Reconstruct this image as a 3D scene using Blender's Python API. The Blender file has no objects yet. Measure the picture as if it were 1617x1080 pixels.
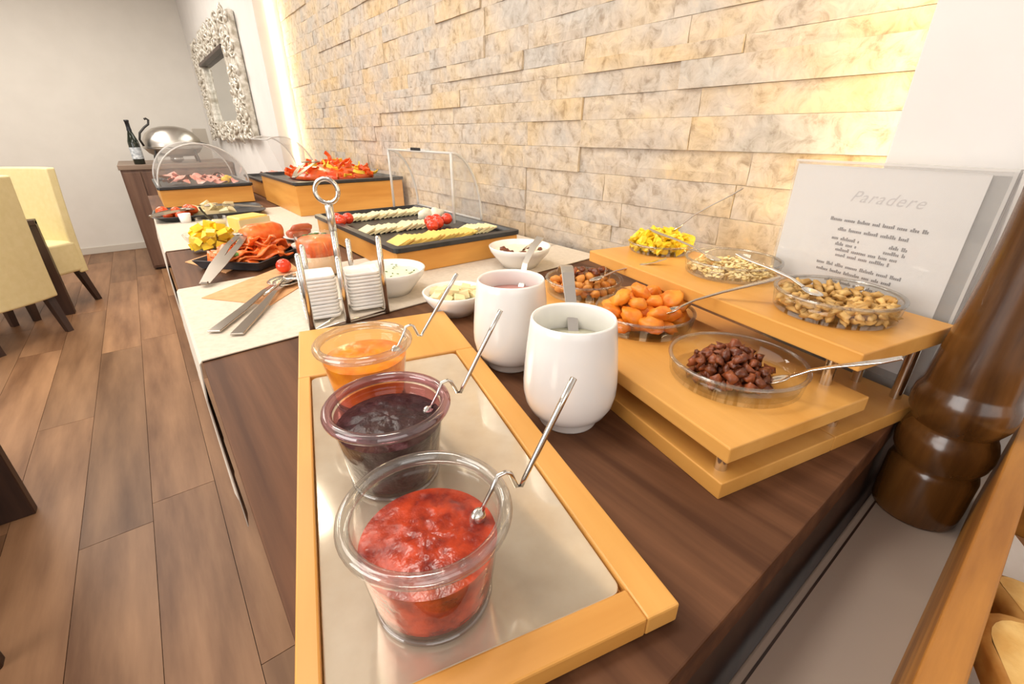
import bpy, bmesh, math, random
from mathutils import Vector, Matrix, noise, Euler

random.seed(7)
S = bpy.context.scene
COL = S.collection
PI = math.pi
T = 0.90          # height of the counter top

# ------------------------------------------------------------------ camera, world, lights, exposure
cam_d = bpy.data.cameras.new('camera')
cam_d.sensor_width = 36.0
cam_d.lens = 705.0 * 36.0 / 1617.0
cam_d.clip_start = 0.02
cam = bpy.data.objects.new('camera', cam_d)
cam.location = (0, 0, 1.185)
cam.rotation_euler = (math.radians(65.0), 0, math.radians(-38.0))
COL.objects.link(cam)
S.camera = cam

S.view_settings.view_transform = 'Standard'
S.view_settings.look = 'None'
S.view_settings.gamma = 1.0
S.view_settings.use_curve_mapping = False
S.view_settings.exposure = 0.0

w = bpy.data.worlds.new('world')
S.world = w
w.use_nodes = True
w.node_tree.nodes['Background'].inputs[0].default_value = (1.0, 0.97, 0.92, 1)
w.node_tree.nodes['Background'].inputs[1].default_value = 0.6


def area(name, loc, rot, size, size_y, power, color):
    d = bpy.data.lights.new(name, 'AREA')
    d.shape = 'RECTANGLE'
    d.size, d.size_y = size, size_y
    d.energy = power
    d.color = color
    o = bpy.data.objects.new(name, d)
    o.location = loc
    o.rotation_euler = rot
    COL.objects.link(o)
    return o


WARM = (1.0, 0.93, 0.83)
area('ceiling_lamp', (-0.9, 1.4, 2.57), (0, 0, 0), 1.6, 1.6, 30, WARM)
area('ceiling_lamp', (-0.9, 4.4, 2.57), (0, 0, 0), 1.8, 2.2, 82, WARM)
area('ceiling_lamp', (0.15, 0.7, 2.57), (0, 0, 0), 0.35, 0.35, 9, WARM)
area('ceiling_lamp', (0.15, 2.2, 2.57), (0, 0, 0), 0.35, 0.35, 9, WARM)
area('fill_light', (-3.1, 0.6, 1.6), (0, math.radians(-90), 0), 1.5, 2.2, 64, (1.0, 0.97, 0.94))  # added side fill at the solid left wall, brightens the sign sheet; no window there
area('fill_light', (-0.9, -2.1, 1.7), (math.radians(90), 0, 0), 2.4, 1.5, 20, (1.0, 0.97, 0.94))  # added front fill from behind the camera; the back wall has no window

# ------------------------------------------------------------------ materials
def new_mat(name):
    m = bpy.data.materials.new(name)
    m.use_nodes = True
    nt = m.node_tree
    return m, nt, nt.nodes['Principled BSDF']


def ramp(nt, fac, stops):
    r = nt.nodes.new('ShaderNodeValToRGB')
    el = r.color_ramp.elements
    while len(el) < len(stops):
        el.new(0.5)
    for e, (p, c) in zip(el, stops):
        e.position = p
        e.color = (c[0], c[1], c[2], 1)
    nt.links.new(fac, r.inputs[0])
    return r.outputs[0]


def noise_tex(nt, scale, detail=4, rough=0.55, vec_scale=(1, 1, 1), dist=0.0, rnd=False, coord='Object'):
    tc = nt.nodes.new('ShaderNodeTexCoord')
    mp = nt.nodes.new('ShaderNodeMapping')
    mp.inputs['Scale'].default_value = vec_scale
    nt.links.new(tc.outputs[coord], mp.inputs['Vector'])
    n = nt.nodes.new('ShaderNodeTexNoise')
    n.inputs['Scale'].default_value = scale
    n.inputs['Detail'].default_value = detail
    n.inputs['Roughness'].default_value = rough
    n.inputs['Distortion'].default_value = dist
    out = mp.outputs[0]
    if rnd:
        oi = nt.nodes.new('ShaderNodeObjectInfo')
        ml = nt.nodes.new('ShaderNodeMath')
        ml.operation = 'MULTIPLY'
        ml.inputs[1].default_value = 37.0
        nt.links.new(oi.outputs['Random'], ml.inputs[0])
        ad = nt.nodes.new('ShaderNodeVectorMath')
        ad.operation = 'ADD'
        nt.links.new(out, ad.inputs[0])
        nt.links.new(ml.outputs[0], ad.inputs[1])
        out = ad.outputs[0]
    nt.links.new(out, n.inputs['Vector'])
    return n.outputs['Fac']


def bump(nt, b, fac, strength=0.3, dist=0.002):
    bp = nt.nodes.new('ShaderNodeBump')
    bp.inputs['Strength'].default_value = strength
    bp.inputs['Distance'].default_value = dist
    nt.links.new(fac, bp.inputs['Height'])
    nt.links.new(bp.outputs[0], b.inputs['Normal'])


def pm(name, c1, c2=None, scale=20, rough=0.5, metal=0.0, vec=(1, 1, 1), bmp=0.0, bdist=0.002, rnd=False,
       sss=0.0, lo=0.35, hi=0.65, coat=0.0, var=0.0, detail=4):
    m, nt, b = new_mat(name)
    b.inputs['Roughness'].default_value = rough
    b.inputs['Metallic'].default_value = metal
    if coat:
        b.inputs['Coat Weight'].default_value = coat
        b.inputs['Coat Roughness'].default_value = 0.08
    if sss:
        b.inputs['Subsurface Weight'].default_value = sss
        b.inputs['Subsurface Scale'].default_value = 0.01
    if c2 is None:
        b.inputs['Base Color'].default_value = (*c1, 1)
        if bmp:
            bump(nt, b, noise_tex(nt, scale, vec_scale=vec, rnd=rnd), bmp, bdist)
        return m
    f = noise_tex(nt, scale, detail=detail, vec_scale=vec, rnd=rnd)
    colr = ramp(nt, f, [(lo, c1), (hi, c2)])
    if var:
        oi = nt.nodes.new('ShaderNodeObjectInfo')
        mr = nt.nodes.new('ShaderNodeMapRange')
        mr.inputs['To Min'].default_value = 1 - var
        mr.inputs['To Max'].default_value = 1 + var
        nt.links.new(oi.outputs['Random'], mr.inputs['Value'])
        hs = nt.nodes.new('ShaderNodeHueSaturation')
        nt.links.new(mr.outputs[0], hs.inputs['Value'])
        nt.links.new(colr, hs.inputs['Color'])
        colr = hs.outputs[0]
    nt.links.new(colr, b.inputs['Base Color'])
    if bmp:
        bump(nt, b, f, bmp, bdist)
    return m


def clear_mat(name, tint, gloss=0.05, rough=0.02, edge=0.6, haze=0.0):
    """Thin clear glass or acrylic: light passes straight, grazing angles reflect, haze scatters a little."""
    m, nt, b = new_mat(name)
    out = nt.nodes['Material Output']
    tr = nt.nodes.new('ShaderNodeBsdfTransparent')
    tr.inputs[0].default_value = (*tint, 1)
    gl = nt.nodes.new('ShaderNodeBsdfGlossy')
    gl.inputs['Roughness'].default_value = rough
    lw = nt.nodes.new('ShaderNodeLayerWeight')
    lw.inputs['Blend'].default_value = 0.5
    pw = nt.nodes.new('ShaderNodeMath')
    pw.operation = 'POWER'
    pw.inputs[1].default_value = 4.0
    nt.links.new(lw.outputs['Facing'], pw.inputs[0])
    mr = nt.nodes.new('ShaderNodeMapRange')
    mr.inputs['To Min'].default_value = gloss
    mr.inputs['To Max'].default_value = edge
    nt.links.new(pw.outputs[0], mr.inputs['Value'])
    mx = nt.nodes.new('ShaderNodeMixShader')
    nt.links.new(mr.outputs[0], mx.inputs[0])
    nt.links.new(tr.outputs[0], mx.inputs[1])
    nt.links.new(gl.outputs[0], mx.inputs[2])
    last = mx
    if haze:
        b.inputs['Base Color'].default_value = (0.86, 0.85, 0.83, 1)
        b.inputs['Roughness'].default_value = 0.35
        mh = nt.nodes.new('ShaderNodeMixShader')
        mh.inputs[0].default_value = haze
        nt.links.new(mx.outputs[0], mh.inputs[1])
        nt.links.new(b.outputs[0], mh.inputs[2])
        last = mh
    else:
        nt.nodes.remove(b)
    nt.links.new(last.outputs[0], out.inputs['Surface'])
    return m


def emit_mat(name, col, strength):
    m, nt, b = new_mat(name)
    b.inputs['Base Color'].default_value = (*col, 1)
    b.inputs['Emission Color'].default_value = (*col, 1)
    b.inputs['Emission Strength'].default_value = strength
    return m


M = {}
M['plaster'] = pm('white_plaster', (0.74, 0.72, 0.70), (0.78, 0.76, 0.74), 6, 0.85, bmp=0.04)
M['plaster_far'] = pm('cream_plaster', (0.74, 0.71, 0.66), (0.77, 0.74, 0.69), 5, 0.85, bmp=0.04)
M['baseboard'] = pm('baseboard_paint', (0.62, 0.57, 0.50), None, rough=0.6)
M['laminate'] = pm('dark_wood_laminate', (0.072, 0.026, 0.010), (0.180, 0.078, 0.035), 34, 0.6, vec=(1, 0.05, 1), bmp=0.06, detail=8, lo=0.36, hi=0.68)
M['laminate'].node_tree.nodes['Principled BSDF'].inputs['Specular IOR Level'].default_value = 0.3
M['laminate_dark'] = pm('dark_laminate_edge', (0.04, 0.018, 0.010), (0.08, 0.038, 0.022), 26, 0.5, vec=(1, 0.1, 0.1))
M['plank'] = pm('floor_plank_wood', (0.13, 0.056, 0.024), (0.36, 0.195, 0.100), 10, 0.45, vec=(1, 0.12, 1), rnd=True, bmp=0.08, lo=0.3, hi=0.7, var=0.22, detail=7)
M['plank'].node_tree.nodes['Principled BSDF'].inputs['Specular IOR Level'].default_value = 0.35
M['gap'] = pm('floor_gap', (0.03, 0.018, 0.012), None, rough=0.9)
M['beech'] = pm('beech_wood', (0.64, 0.30, 0.060), (0.78, 0.42, 0.115), 14, 0.38, vec=(1, 0.07, 1), bmp=0.03, detail=5)
M['beech_x'] = pm('beech_wood_cross_grain', (0.58, 0.26, 0.05), (0.74, 0.38, 0.095), 14, 0.38, vec=(0.07, 1, 1), bmp=0.03, detail=5)
M['oak_box'] = pm('oak_box_wood', (0.60, 0.26, 0.045), (0.78, 0.40, 0.095), 16, 0.42, vec=(0.12, 0.12, 1), bmp=0.03, detail=5)
M['crate'] = pm('crate_wood', (0.24, 0.085, 0.012), (0.50, 0.215, 0.038), 34, 0.5, vec=(0.1, 1, 1), bmp=0.1, detail=6)
M['mill'] = pm('dark_turned_wood', (0.022, 0.007, 0.002), (0.20, 0.080, 0.018), 26, 0.22, vec=(1, 1, 0.10), coat=0.35, detail=7, lo=0.3, hi=0.72)
M['inlay'] = pm('polished_plate', (0.64, 0.54, 0.41), (0.80, 0.72, 0.58), 16, 0.09, metal=0.5, lo=0.3, hi=0.7, detail=7, bmp=0.015)
M['cloth'] = pm('cream_cloth', (0.63, 0.55, 0.455), (0.70, 0.62, 0.52), 120, 0.9, bmp=0.1, bdist=0.0005)
M['ceramic'] = pm('white_ceramic', (0.86, 0.85, 0.83), None, rough=0.16, coat=0.3)
M['steel'] = pm('polished_steel', (0.70, 0.67, 0.63), None, rough=0.16, metal=1.0)
M['steel_satin'] = pm('satin_steel', (0.62, 0.59, 0.55), None, rough=0.32, metal=1.0)
M['steel_dark'] = pm('worn_steel', (0.36, 0.31, 0.26), None, rough=0.3, metal=1.0)
M['steel_server'] = pm('server_steel', (0.50, 0.45, 0.40), None, rough=0.22, metal=1.0)
M['black'] = pm('black_melamine', (0.018, 0.018, 0.020), (0.03, 0.03, 0.033), 60, 0.35)
M['slate'] = pm('black_slate', (0.025, 0.023, 0.025), (0.06, 0.055, 0.058), 30, 0.6, bmp=0.2)
M['black_iron'] = pm('black_handle', (0.02, 0.017, 0.015), None, rough=0.4)
M['glass'] = clear_mat('clear_glass', (0.975, 0.975, 0.965), 0.03, 0.02, 0.55)
M['glass_rim'] = clear_mat('thick_glass_rim', (0.86, 0.85, 0.83), 0.12, 0.05, 0.75, 0.03)
M['acrylic'] = clear_mat('clear_acrylic', (0.95, 0.95, 0.95), 0.03, 0.04, 0.5, 0.11)
M['acrylic_edge'] = clear_mat('acrylic_edge', (0.85, 0.84, 0.83), 0.08, 0.15, 0.5, 0.5)
M['berry_rim'] = clear_mat('stained_glass_rim', (0.66, 0.42, 0.46), 0.12, 0.06, 0.7, 0.04)
M['berry_film'] = clear_mat('jam_film_on_glass', (0.62, 0.28, 0.32), 0.04, 0.08, 0.4)
M['jam_red'] = pm('red_jam', (0.17, 0.007, 0.003), (0.56, 0.055, 0.013), 60, 0.25, bmp=0.5, bdist=0.004, coat=0.05)
M['jam_dark'] = pm('berry_jam', (0.016, 0.005, 0.007), (0.045, 0.016, 0.018), 60, 0.32, bmp=0.6, bdist=0.005)
M['jam_orange'] = pm('orange_jam', (0.66, 0.15, 0.004), (0.86, 0.30, 0.012), 40, 0.2, bmp=0.3, bdist=0.003, coat=0.10)
M['yogurt_pink'] = pm('pink_yogurt', (0.72, 0.33, 0.30), (0.78, 0.40, 0.36), 10, 0.3)
M['yogurt_white'] = pm('white_yogurt', (0.80, 0.78, 0.58), (0.84, 0.82, 0.66), 10, 0.3)
M['apricot'] = pm('dried_apricot', (0.72, 0.17, 0.012), (0.90, 0.33, 0.03), 40, 0.4, rnd=True, bmp=0.4, sss=0.15, var=0.15)
M['raisin'] = pm('raisin_skin', (0.10, 0.020, 0.007), (0.27, 0.070, 0.020), 90, 0.35, rnd=True, bmp=0.6, var=0.35)
M['nut'] = pm('nut_kernel', (0.50, 0.26, 0.06), (0.76, 0.50, 0.18), 60, 0.5, rnd=True, bmp=0.4, var=0.2)
M['mix_nut'] = pm('roasted_nut', (0.58, 0.20, 0.03), (0.76, 0.34, 0.07), 60, 0.45, rnd=True, bmp=0.3, var=0.25)
M['mango'] = pm('yellow_fruit', (0.85, 0.55, 0.012), (0.93, 0.70, 0.04), 40, 0.35, rnd=True, bmp=0.3, sss=0.15, var=0.1)
M['flake'] = pm('pale_seed', (0.74, 0.54, 0.20), (0.84, 0.70, 0.40), 60, 0.5, rnd=True, var=0.2)
M['cheese'] = pm('yellow_cheese', (0.84, 0.55, 0.12), (0.88, 0.62, 0.18), 12, 0.4, sss=0.1)
M['cheese_pale'] = pm('pale_cheese', (0.84, 0.71, 0.40), (0.87, 0.76, 0.48), 12, 0.4, sss=0.1)
M['tomato'] = pm('tomato_skin', (0.72, 0.03, 0.012), (0.82, 0.07, 0.02), 8, 0.15, coat=0.4)
M['green'] = pm('green_herb', (0.05, 0.14, 0.02), (0.12, 0.26, 0.05), 40, 0.5)
M['salmon'] = pm('smoked_salmon', (0.80, 0.115, 0.012), (0.88, 0.26, 0.06), 50, 0.3, vec=(1, 0.2, 1), rnd=True, bmp=0.2, sss=0.1)
M['ham'] = pm('ham', (0.75, 0.25, 0.20), (0.85, 0.42, 0.33), 40, 0.4, rnd=True)
M['pepper_red'] = pm('red_pepper', (0.72, 0.06, 0.012), (0.84, 0.16, 0.02), 12, 0.25, var=0.2)
M['pepper_yel'] = pm('yellow_pepper', (0.86, 0.52, 0.03), (0.90, 0.64, 0.08), 12, 0.25)
M['sausage'] = pm('sausage', (0.42, 0.08, 0.03), (0.58, 0.16, 0.06), 30, 0.3)
M['dip'] = pm('beige_dip', (0.78, 0.50, 0.30), (0.84, 0.60, 0.40), 20, 0.4)
M['cream'] = pm('herb_cream', (0.82, 0.78, 0.60), (0.86, 0.83, 0.68), 40, 0.4, bmp=0.4, bdist=0.004)
M['napkin'] = pm('orange_napkin', (0.66, 0.33, 0.14), (0.74, 0.41, 0.20), 60, 0.85)
M['paper'] = pm('white_paper', (0.84, 0.83, 0.82), None, rough=0.75)
M['liner'] = pm('white_liner_paper', (0.72, 0.68, 0.62), (0.80, 0.77, 0.72), 20, 0.8, bmp=0.2)
M['ink'] = pm('grey_ink', (0.20, 0.19, 0.20), None, rough=0.8)
M['ink_pale'] = pm('pale_script_ink', (0.62, 0.60, 0.61), None, rough=0.8)
M['bread'] = pm('bread_crumb', (0.66, 0.36, 0.09), (0.80, 0.52, 0.18), 50, 0.75, rnd=True, bmp=0.6, bdist=0.004)
M['crust'] = pm('bread_crust', (0.48, 0.21, 0.04), (0.70, 0.40, 0.11), 40, 0.6, rnd=True, bmp=0.4)
M['seed'] = pm('pumpkin_seed', (0.28, 0.20, 0.06), (0.42, 0.31, 0.10), 60, 0.5)
M['greytable'] = pm('grey_table_top', (0.42, 0.345, 0.29), (0.45, 0.375, 0.32), 4, 0.5)
M['chair'] = pm('cream_leather', (0.78, 0.66, 0.34), (0.82, 0.70, 0.39), 30, 0.55, bmp=0.08)
M['leg'] = pm('dark_leg_wood', (0.028, 0.013, 0.009), (0.06, 0.028, 0.018), 20, 0.4, vec=(1, 1, 0.1))
M['sideboard'] = pm('sideboard_wood', (0.10, 0.050, 0.034), (0.19, 0.105, 0.070), 16, 0.45, vec=(1, 1, 0.08))
M['sideboard_top'] = pm('sideboard_top_wood', (0.20, 0.14, 0.10), (0.28, 0.20, 0.15), 16, 0.45, vec=(0.1, 1, 1))
M['bottle'] = pm('dark_green_glass', (0.006, 0.012, 0.006), None, rough=0.08, coat=0.5)
M['bottle_label'] = pm('bottle_label', (0.30, 0.34, 0.38), (0.70, 0.74, 0.78), 60, 0.5)
M['foil'] = pm('dark_foil', (0.012, 0.014, 0.02), None, rough=0.35)
M['mirror'] = pm('mirror_glass', (0.62, 0.64, 0.62), None, rough=0.03, metal=1.0)
M['silver'] = pm('antique_silver_leaf', (0.42, 0.37, 0.29), (0.86, 0.83, 0.76), 26, 0.38, metal=0.25, bmp=0.3, bdist=0.004)
M['led'] = emit_mat('led_strip_light', (1.0, 0.80, 0.46), 22.0)
M['sign_edge'] = M['acrylic_edge']


def stone_mat():
    m, nt, b = new_mat('split_face_stone')
    f1 = noise_tex(nt, 5.0, 4, 0.55, rnd=True)
    f2 = noise_tex(nt, 34, 8, 0.68, rnd=True, dist=0.6)
    c1 = ramp(nt, f1, [(0.34, (0.52, 0.49, 0.46)), (0.46, (0.59, 0.52, 0.45)), (0.58, (0.64, 0.53, 0.39)), (0.74, (0.64, 0.47, 0.26))])
    c2 = ramp(nt, f2, [(0.32, (0.58, 0.51, 0.43)), (0.46, (0.88, 0.84, 0.78)), (0.58, (1.0, 0.98, 0.94)), (0.72, (1.16, 1.08, 0.92))])
    mx = nt.nodes.new('ShaderNodeMix')
    mx.data_type = 'RGBA'
    mx.blend_type = 'MULTIPLY'
    mx.inputs[0].default_value = 1.0
    nt.links.new(c1, mx.inputs[6])
    nt.links.new(c2, mx.inputs[7])
    nt.links.new(mx.outputs[2], b.inputs['Base Color'])
    b.inputs['Roughness'].default_value = 0.8
    bump(nt, b, f2, 0.5, 0.004)
    return m


M['stone'] = stone_mat()
M['mortar'] = pm('dark_joint', (0.10, 0.08, 0.06), None, rough=0.95)

# ------------------------------------------------------------------ mesh builder
class MB:
    def __init__(self):
        self.v, self.f = [], []

    def add(self, vs, fs, X=None):
        o = len(self.v)
        self.v += [tuple(X @ Vector(p)) if X is not None else tuple(p) for p in vs]
        self.f += [tuple(i + o for i in q) for q in fs]
        return self

    def box(self, a, b, X=None):
        (x0, y0, z0), (x1, y1, z1) = a, b
        vs = [(x0, y0, z0), (x1, y0, z0), (x1, y1, z0), (x0, y1, z0), (x0, y0, z1), (x1, y0, z1), (x1, y1, z1), (x0, y1, z1)]
        return self.add(vs, [(3, 2, 1, 0), (4, 5, 6, 7), (0, 1, 5, 4), (1, 2, 6, 5), (2, 3, 7, 6), (3, 0, 4, 7)], X)

    def prism(self, poly, z0, z1, X=None):
        n = len(poly)
        vs = [(x, y, z0) for x, y in poly] + [(x, y, z1) for x, y in poly]
        fs = [tuple(range(n - 1, -1, -1)), tuple(range(n, 2 * n))] + [(i, (i + 1) % n, n + (i + 1) % n, n + i) for i in range(n)]
        return self.add(vs, fs, X)

    def lathe(self, prof, n=32, c=(0, 0, 0), X=None, sx=1.0, sy=1.0):
        vs, fs = [], []
        rings = []
        for r, z in prof:
            if r < 1e-6:
                rings.append([len(vs)])
                vs.append((c[0], c[1], c[2] + z))
            else:
                rings.append(list(range(len(vs), len(vs) + n)))
                vs += [(c[0] + r * sx * math.cos(2 * PI * i / n), c[1] + r * sy * math.sin(2 * PI * i / n), c[2] + z) for i in range(n)]
        for A, B in zip(rings, rings[1:]):
            if len(A) == 1 and len(B) == 1:
                continue
            for i in range(n):
                j = (i + 1) % n
                if len(A) == 1:
                    fs.append((A[0], B[j], B[i]))
                elif len(B) == 1:
                    fs.append((A[i], A[j], B[0]))
                else:
                    fs.append((A[i], A[j], B[j], B[i]))
        return self.add(vs, fs, X)

    def tube(self, pts, r, n=8, caps=True, X=None, flat=None):
        """Round tube, or with flat=(width, thickness, side vector) a flat strip."""
        pts = [Vector(p) for p in pts]
        rs = r if isinstance(r, (list, tuple)) else [r] * len(pts)
        vs, fs = [], []
        up = None
        for i, p in enumerate(pts):
            a = pts[max(i - 1, 0)]
            b = pts[min(i + 1, len(pts) - 1)]
            t = (b - a).normalized()
            if up is None:
                up = Vector((0, 0, 1)) if abs(t.z) < 0.9 else Vector((1, 0, 0))
            s = t.cross(up)
            if s.length < 1e-5:
                s = t.orthogonal()
            s.normalize()
            up = s.cross(t).normalized()
            for k in range(n):
                q = 2 * PI * k / n
                vs.append(p + (s * math.cos(q) + up * math.sin(q)) * rs[i])
        for i in range(len(pts) - 1):
            for k in range(n):
                j = (k + 1) % n
                fs.append((i * n + k, i * n + j, (i + 1) * n + j, (i + 1) * n + k))
        if caps:
            fs.append(tuple(range(n - 1, -1, -1)))
            fs.append(tuple(range((len(pts) - 1) * n, len(pts) * n)))
        return self.add(vs, fs, X)

    def strip(self, pts, widths, th, side, X=None):
        """Flat band along pts; side = direction of its width."""
        pts = [Vector(p) for p in pts]
        sd = Vector(side).normalized()
        ws = widths if isinstance(widths, (list, tuple)) else [widths] * len(pts)
        vs, fs = [], []
        for i, p in enumerate(pts):
            t = (pts[min(i + 1, len(pts) - 1)] - pts[max(i - 1, 0)]).normalized()
            nrm = t.cross(sd).normalized()
            s = nrm.cross(t).normalized()
            h = ws[i] / 2
            vs += [p - s * h - nrm * th / 2, p + s * h - nrm * th / 2, p + s * h + nrm * th / 2, p - s * h + nrm * th / 2]
        for i in range(len(pts) - 1):
            for k in range(4):
                j = (k + 1) % 4
                fs.append((i * 4 + k, i * 4 + j, i * 4 + 4 + j, i * 4 + 4 + k))
        e = (len(pts) - 1) * 4
        fs += [(3, 2, 1, 0), (e, e + 1, e + 2, e + 3)]
        return self.add(vs, fs, X)

    def ell(self, c, r, X=None, u=10, v=6, jit=0.0, seed=0):
        prof = []
        vs, fs = [], []
        for i in range(v + 1):
            a = -PI / 2 + PI * i / v
            for k in range(u):
                b = 2 * PI * k / u
                d = Vector((math.cos(a) * math.cos(b), math.cos(a) * math.sin(b), math.sin(a)))
                q = 1 + (jit * noise.noise(d * 1.7 + Vector((seed * 3.1, seed * 1.7, seed))) if jit else 0)
                vs.append((c[0] + d.x * r[0] * q, c[1] + d.y * r[1] * q, c[2] + d.z * r[2] * q))
        for i in range(v):
            for k in range(u):
                j = (k + 1) % u
                fs.append((i * u + k, i * u + j, (i + 1) * u + j, (i + 1) * u + k))
        return self.add(vs, fs, X)

    def mesh(self, name, mat, smooth=False, merge=False):
        me = bpy.data.meshes.new(name)
        me.from_pydata([tuple(p) for p in self.v], [], self.f)
        if merge:
            bm = bmesh.new()
            bm.from_mesh(me)
            bmesh.ops.remove_doubles(bm, verts=bm.verts, dist=1e-6)
            bmesh.ops.recalc_face_normals(bm, faces=bm.faces)
            bm.to_mesh(me)
            bm.free()
        me.materials.append(mat)
        if smooth:
            me.polygons.foreach_set('use_smooth', [True] * len(me.polygons))
        me.update()
        return me

    def build(self, name, mat, parent=None, smooth=False, bevel=0.0, seg=2, merge=False, label=None, auto=None):
        o = bpy.data.objects.new(name, self.mesh(name, mat, smooth, merge))
        COL.objects.link(o)
        if parent is not None:
            o.parent = parent
        if bevel:
            md = o.modifiers.new('bevel', 'BEVEL')
            md.width = bevel
            md.segments = seg
            md.limit_method = 'ANGLE'
            md.angle_limit = math.radians(50)
        if label:
            o['label'] = label
        if auto:
            sharp(o, auto)
        return o


def sharp(o, ang):
    me = o.data
    bm = bmesh.new()
    bm.from_mesh(me)
    for f in bm.faces:
        f.smooth = True
    for e in bm.edges:
        if len(e.link_faces) == 2 and e.calc_face_angle(0) > math.radians(ang):
            e.smooth = False
    bm.to_mesh(me)
    bm.free()


def tag(o, label, cat, group=None):
    o['label'] = label
    o['category'] = cat
    if group:
        o['group'] = group
    return o


def thing(name, label, cat, loc=(0, 0, 0), rz=0.0, group=None):
    o = bpy.data.objects.new(name, None)
    o.empty_display_size = 0.05
    o.location = loc
    o.rotation_euler = (0, 0, rz)
    COL.objects.link(o)
    return tag(o, label, cat, group)


def copy_tree(o, parent=None):
    c = o.copy()
    COL.objects.link(c)
    if parent is not None:
        c.parent = parent
    for ch in list(o.children):
        copy_tree(ch, c)
    return c


def struct(o):
    o['kind'] = 'structure'
    return o


def rounded(x0, y0, x1, y1, r, n=5):
    pts = []
    for cx, cy, a0 in ((x1 - r, y1 - r, 0), (x0 + r, y1 - r, 90), (x0 + r, y0 + r, 180), (x1 - r, y0 + r, 270)):
        for i in range(n + 1):
            a = math.radians(a0 + 90 * i / n)
            pts.append((cx + r * math.cos(a), cy + r * math.sin(a)))
    return pts


def Rz(a, loc=(0, 0, 0)):
    return Matrix.Translation(loc) @ Matrix.Rotation(a, 4, 'Z')


# ------------------------------------------------------------------ the room
XW, XS = 0.75, 0.885          # plaster wall, stone face in the niche
YN0, YN1 = 0.19, 3.35         # the niche runs from YN0 to YN1
YF, YB, XL, ZC = 6.6, -2.3, -3.3, 2.6

fl = struct(MB().box((XL, YB, -0.05), (XW + 0.3, YF, -0.012)).build('floor', M['gap']))
# floor planks, laid lengthwise along the counter
PW = 0.19
k = 0
for c in range(-11, 6):
    x0 = -0.08 + PW * c
    if x0 < -2.0:
        continue
    off = {-1: 1.72, -2: 1.62, 0: 0.9, -3: 2.55, 1: 2.2}.get(c, random.uniform(0, 1.7))
    y = off - 1.75 * 3
    while y < YF:
        a, b = max(y + 0.001, -0.6), min(y + 1.749, YF - 0.002)
        if b - a > 0.1:
            p = MB().box((-PW / 2 + 0.0008, -(b - a) / 2, -0.012), (PW / 2 - 0.0008, (b - a) / 2, 0.0)).build('plank', M['plank'], fl)
            p.location = (x0 + PW / 2, (a + b) / 2, 0)
        y += 1.75

struct(MB().box((XL, YB, ZC), (XW + 0.3, YF, ZC + 0.05)).build('ceiling', M['plaster']))
struct(MB().box((XL, YF, 0), (XW + 0.3, YF + 0.05, ZC)).build('wall_far', M['plaster_far']))
struct(MB().box((XL, YB - 0.05, 0), (XW + 0.3, YB, ZC)).build('wall_back', M['plaster']))
struct(MB().box((XL - 0.05, YB, 0), (XL, YF, ZC)).build('wall_left', M['plaster']))
wr = MB()
wr.box((XW, YB, 0), (XW + 0.3, YN0, ZC))
wr.box((XW, YN1, 0), (XW + 0.3, YF, ZC))
wr.box((XW, YN0, 0), (XW + 0.3, YN1, 0.80))
struct(wr.build('wall_right', M['plaster'], bevel=0.002))
struct(MB().box((XL, YF - 0.014, 0), (-0.1, YF, 0.07)).build('baseboard_far', M['baseboard'], bevel=0.003))

nw = struct(MB().box((XS + 0.012, YN0, 0.80), (XW + 0.3, YN1, ZC)).build('wall_niche', M['mortar']))
levels = [0.84, 0.897, 0.94, 0.98, 1.035, 1.097, 1.155, 1.215, 1.264, 1.312, 1.340, 1.385, 1.44, 1.507, 1.56, 1.60, 1.66, 1.72, 1.78, 1.84, 1.90, 1.97, 2.04]
forced = {0.84: [1.06], 0.897: [1.06], 0.94: [0.73, 1.06], 0.98: [1.06], 1.035: [0.44, 1.06], 1.097: [0.85, 1.41], 1.155: [0.85, 1.057],
          1.215: [0.543, 0.85, 1.45], 1.264: [0.593], 1.312: [0.475, 0.853], 1.340: [0.587, 0.853], 1.385: [1.255], 1.44: [1.255]}


def stone_piece(y0, y1, z0, z1, px):
    ny = max(3, min(8, int((y1 - y0) / 0.05)))
    nz = 3
    h, l = z1 - z0, y1 - y0
    vs, fs = [], []
    sd = Vector((random.uniform(0, 50), random.uniform(0, 50), 0))
    for i in range(ny + 1):
        for j in range(nz + 1):
            yy, zz = -l / 2 + l * i / ny, -h / 2 + h * j / nz
            edge = (i in (0, ny)) or (j in (0, nz))
            d = 0.004 * noise.noise(Vector((yy * 14, zz * 22, 0)) + sd)
            vs.append((-px - d + (0.0006 if edge else 0), yy, zz))
    nf = len(vs)
    for i in range(ny):
        for j in range(nz):
            a = i * (nz + 1) + j
            fs.append((a, a + 1, a + nz + 2, a + nz + 1))
    ring = [j for j in range(nz + 1)] + [i * (nz + 1) + nz for i in range(1, ny + 1)] + [ny * (nz + 1) + j for j in range(nz - 1, -1, -1)] + [i * (nz + 1) for i in range(ny - 1, 0, -1)]
    back = []
    for q in ring:
        back.append(len(vs))
        vs.append((0.014, vs[q][1], vs[q][2]))
    for a in range(len(ring)):
        b = (a + 1) % len(ring)
        fs.append((ring[a], back[a], back[b], ring[b]))
    o = MB().add(vs, fs).build('stone', M['stone'], nw)
    o.location = (XS, (y0 + y1) / 2, (z0 + z1) / 2)


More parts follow.
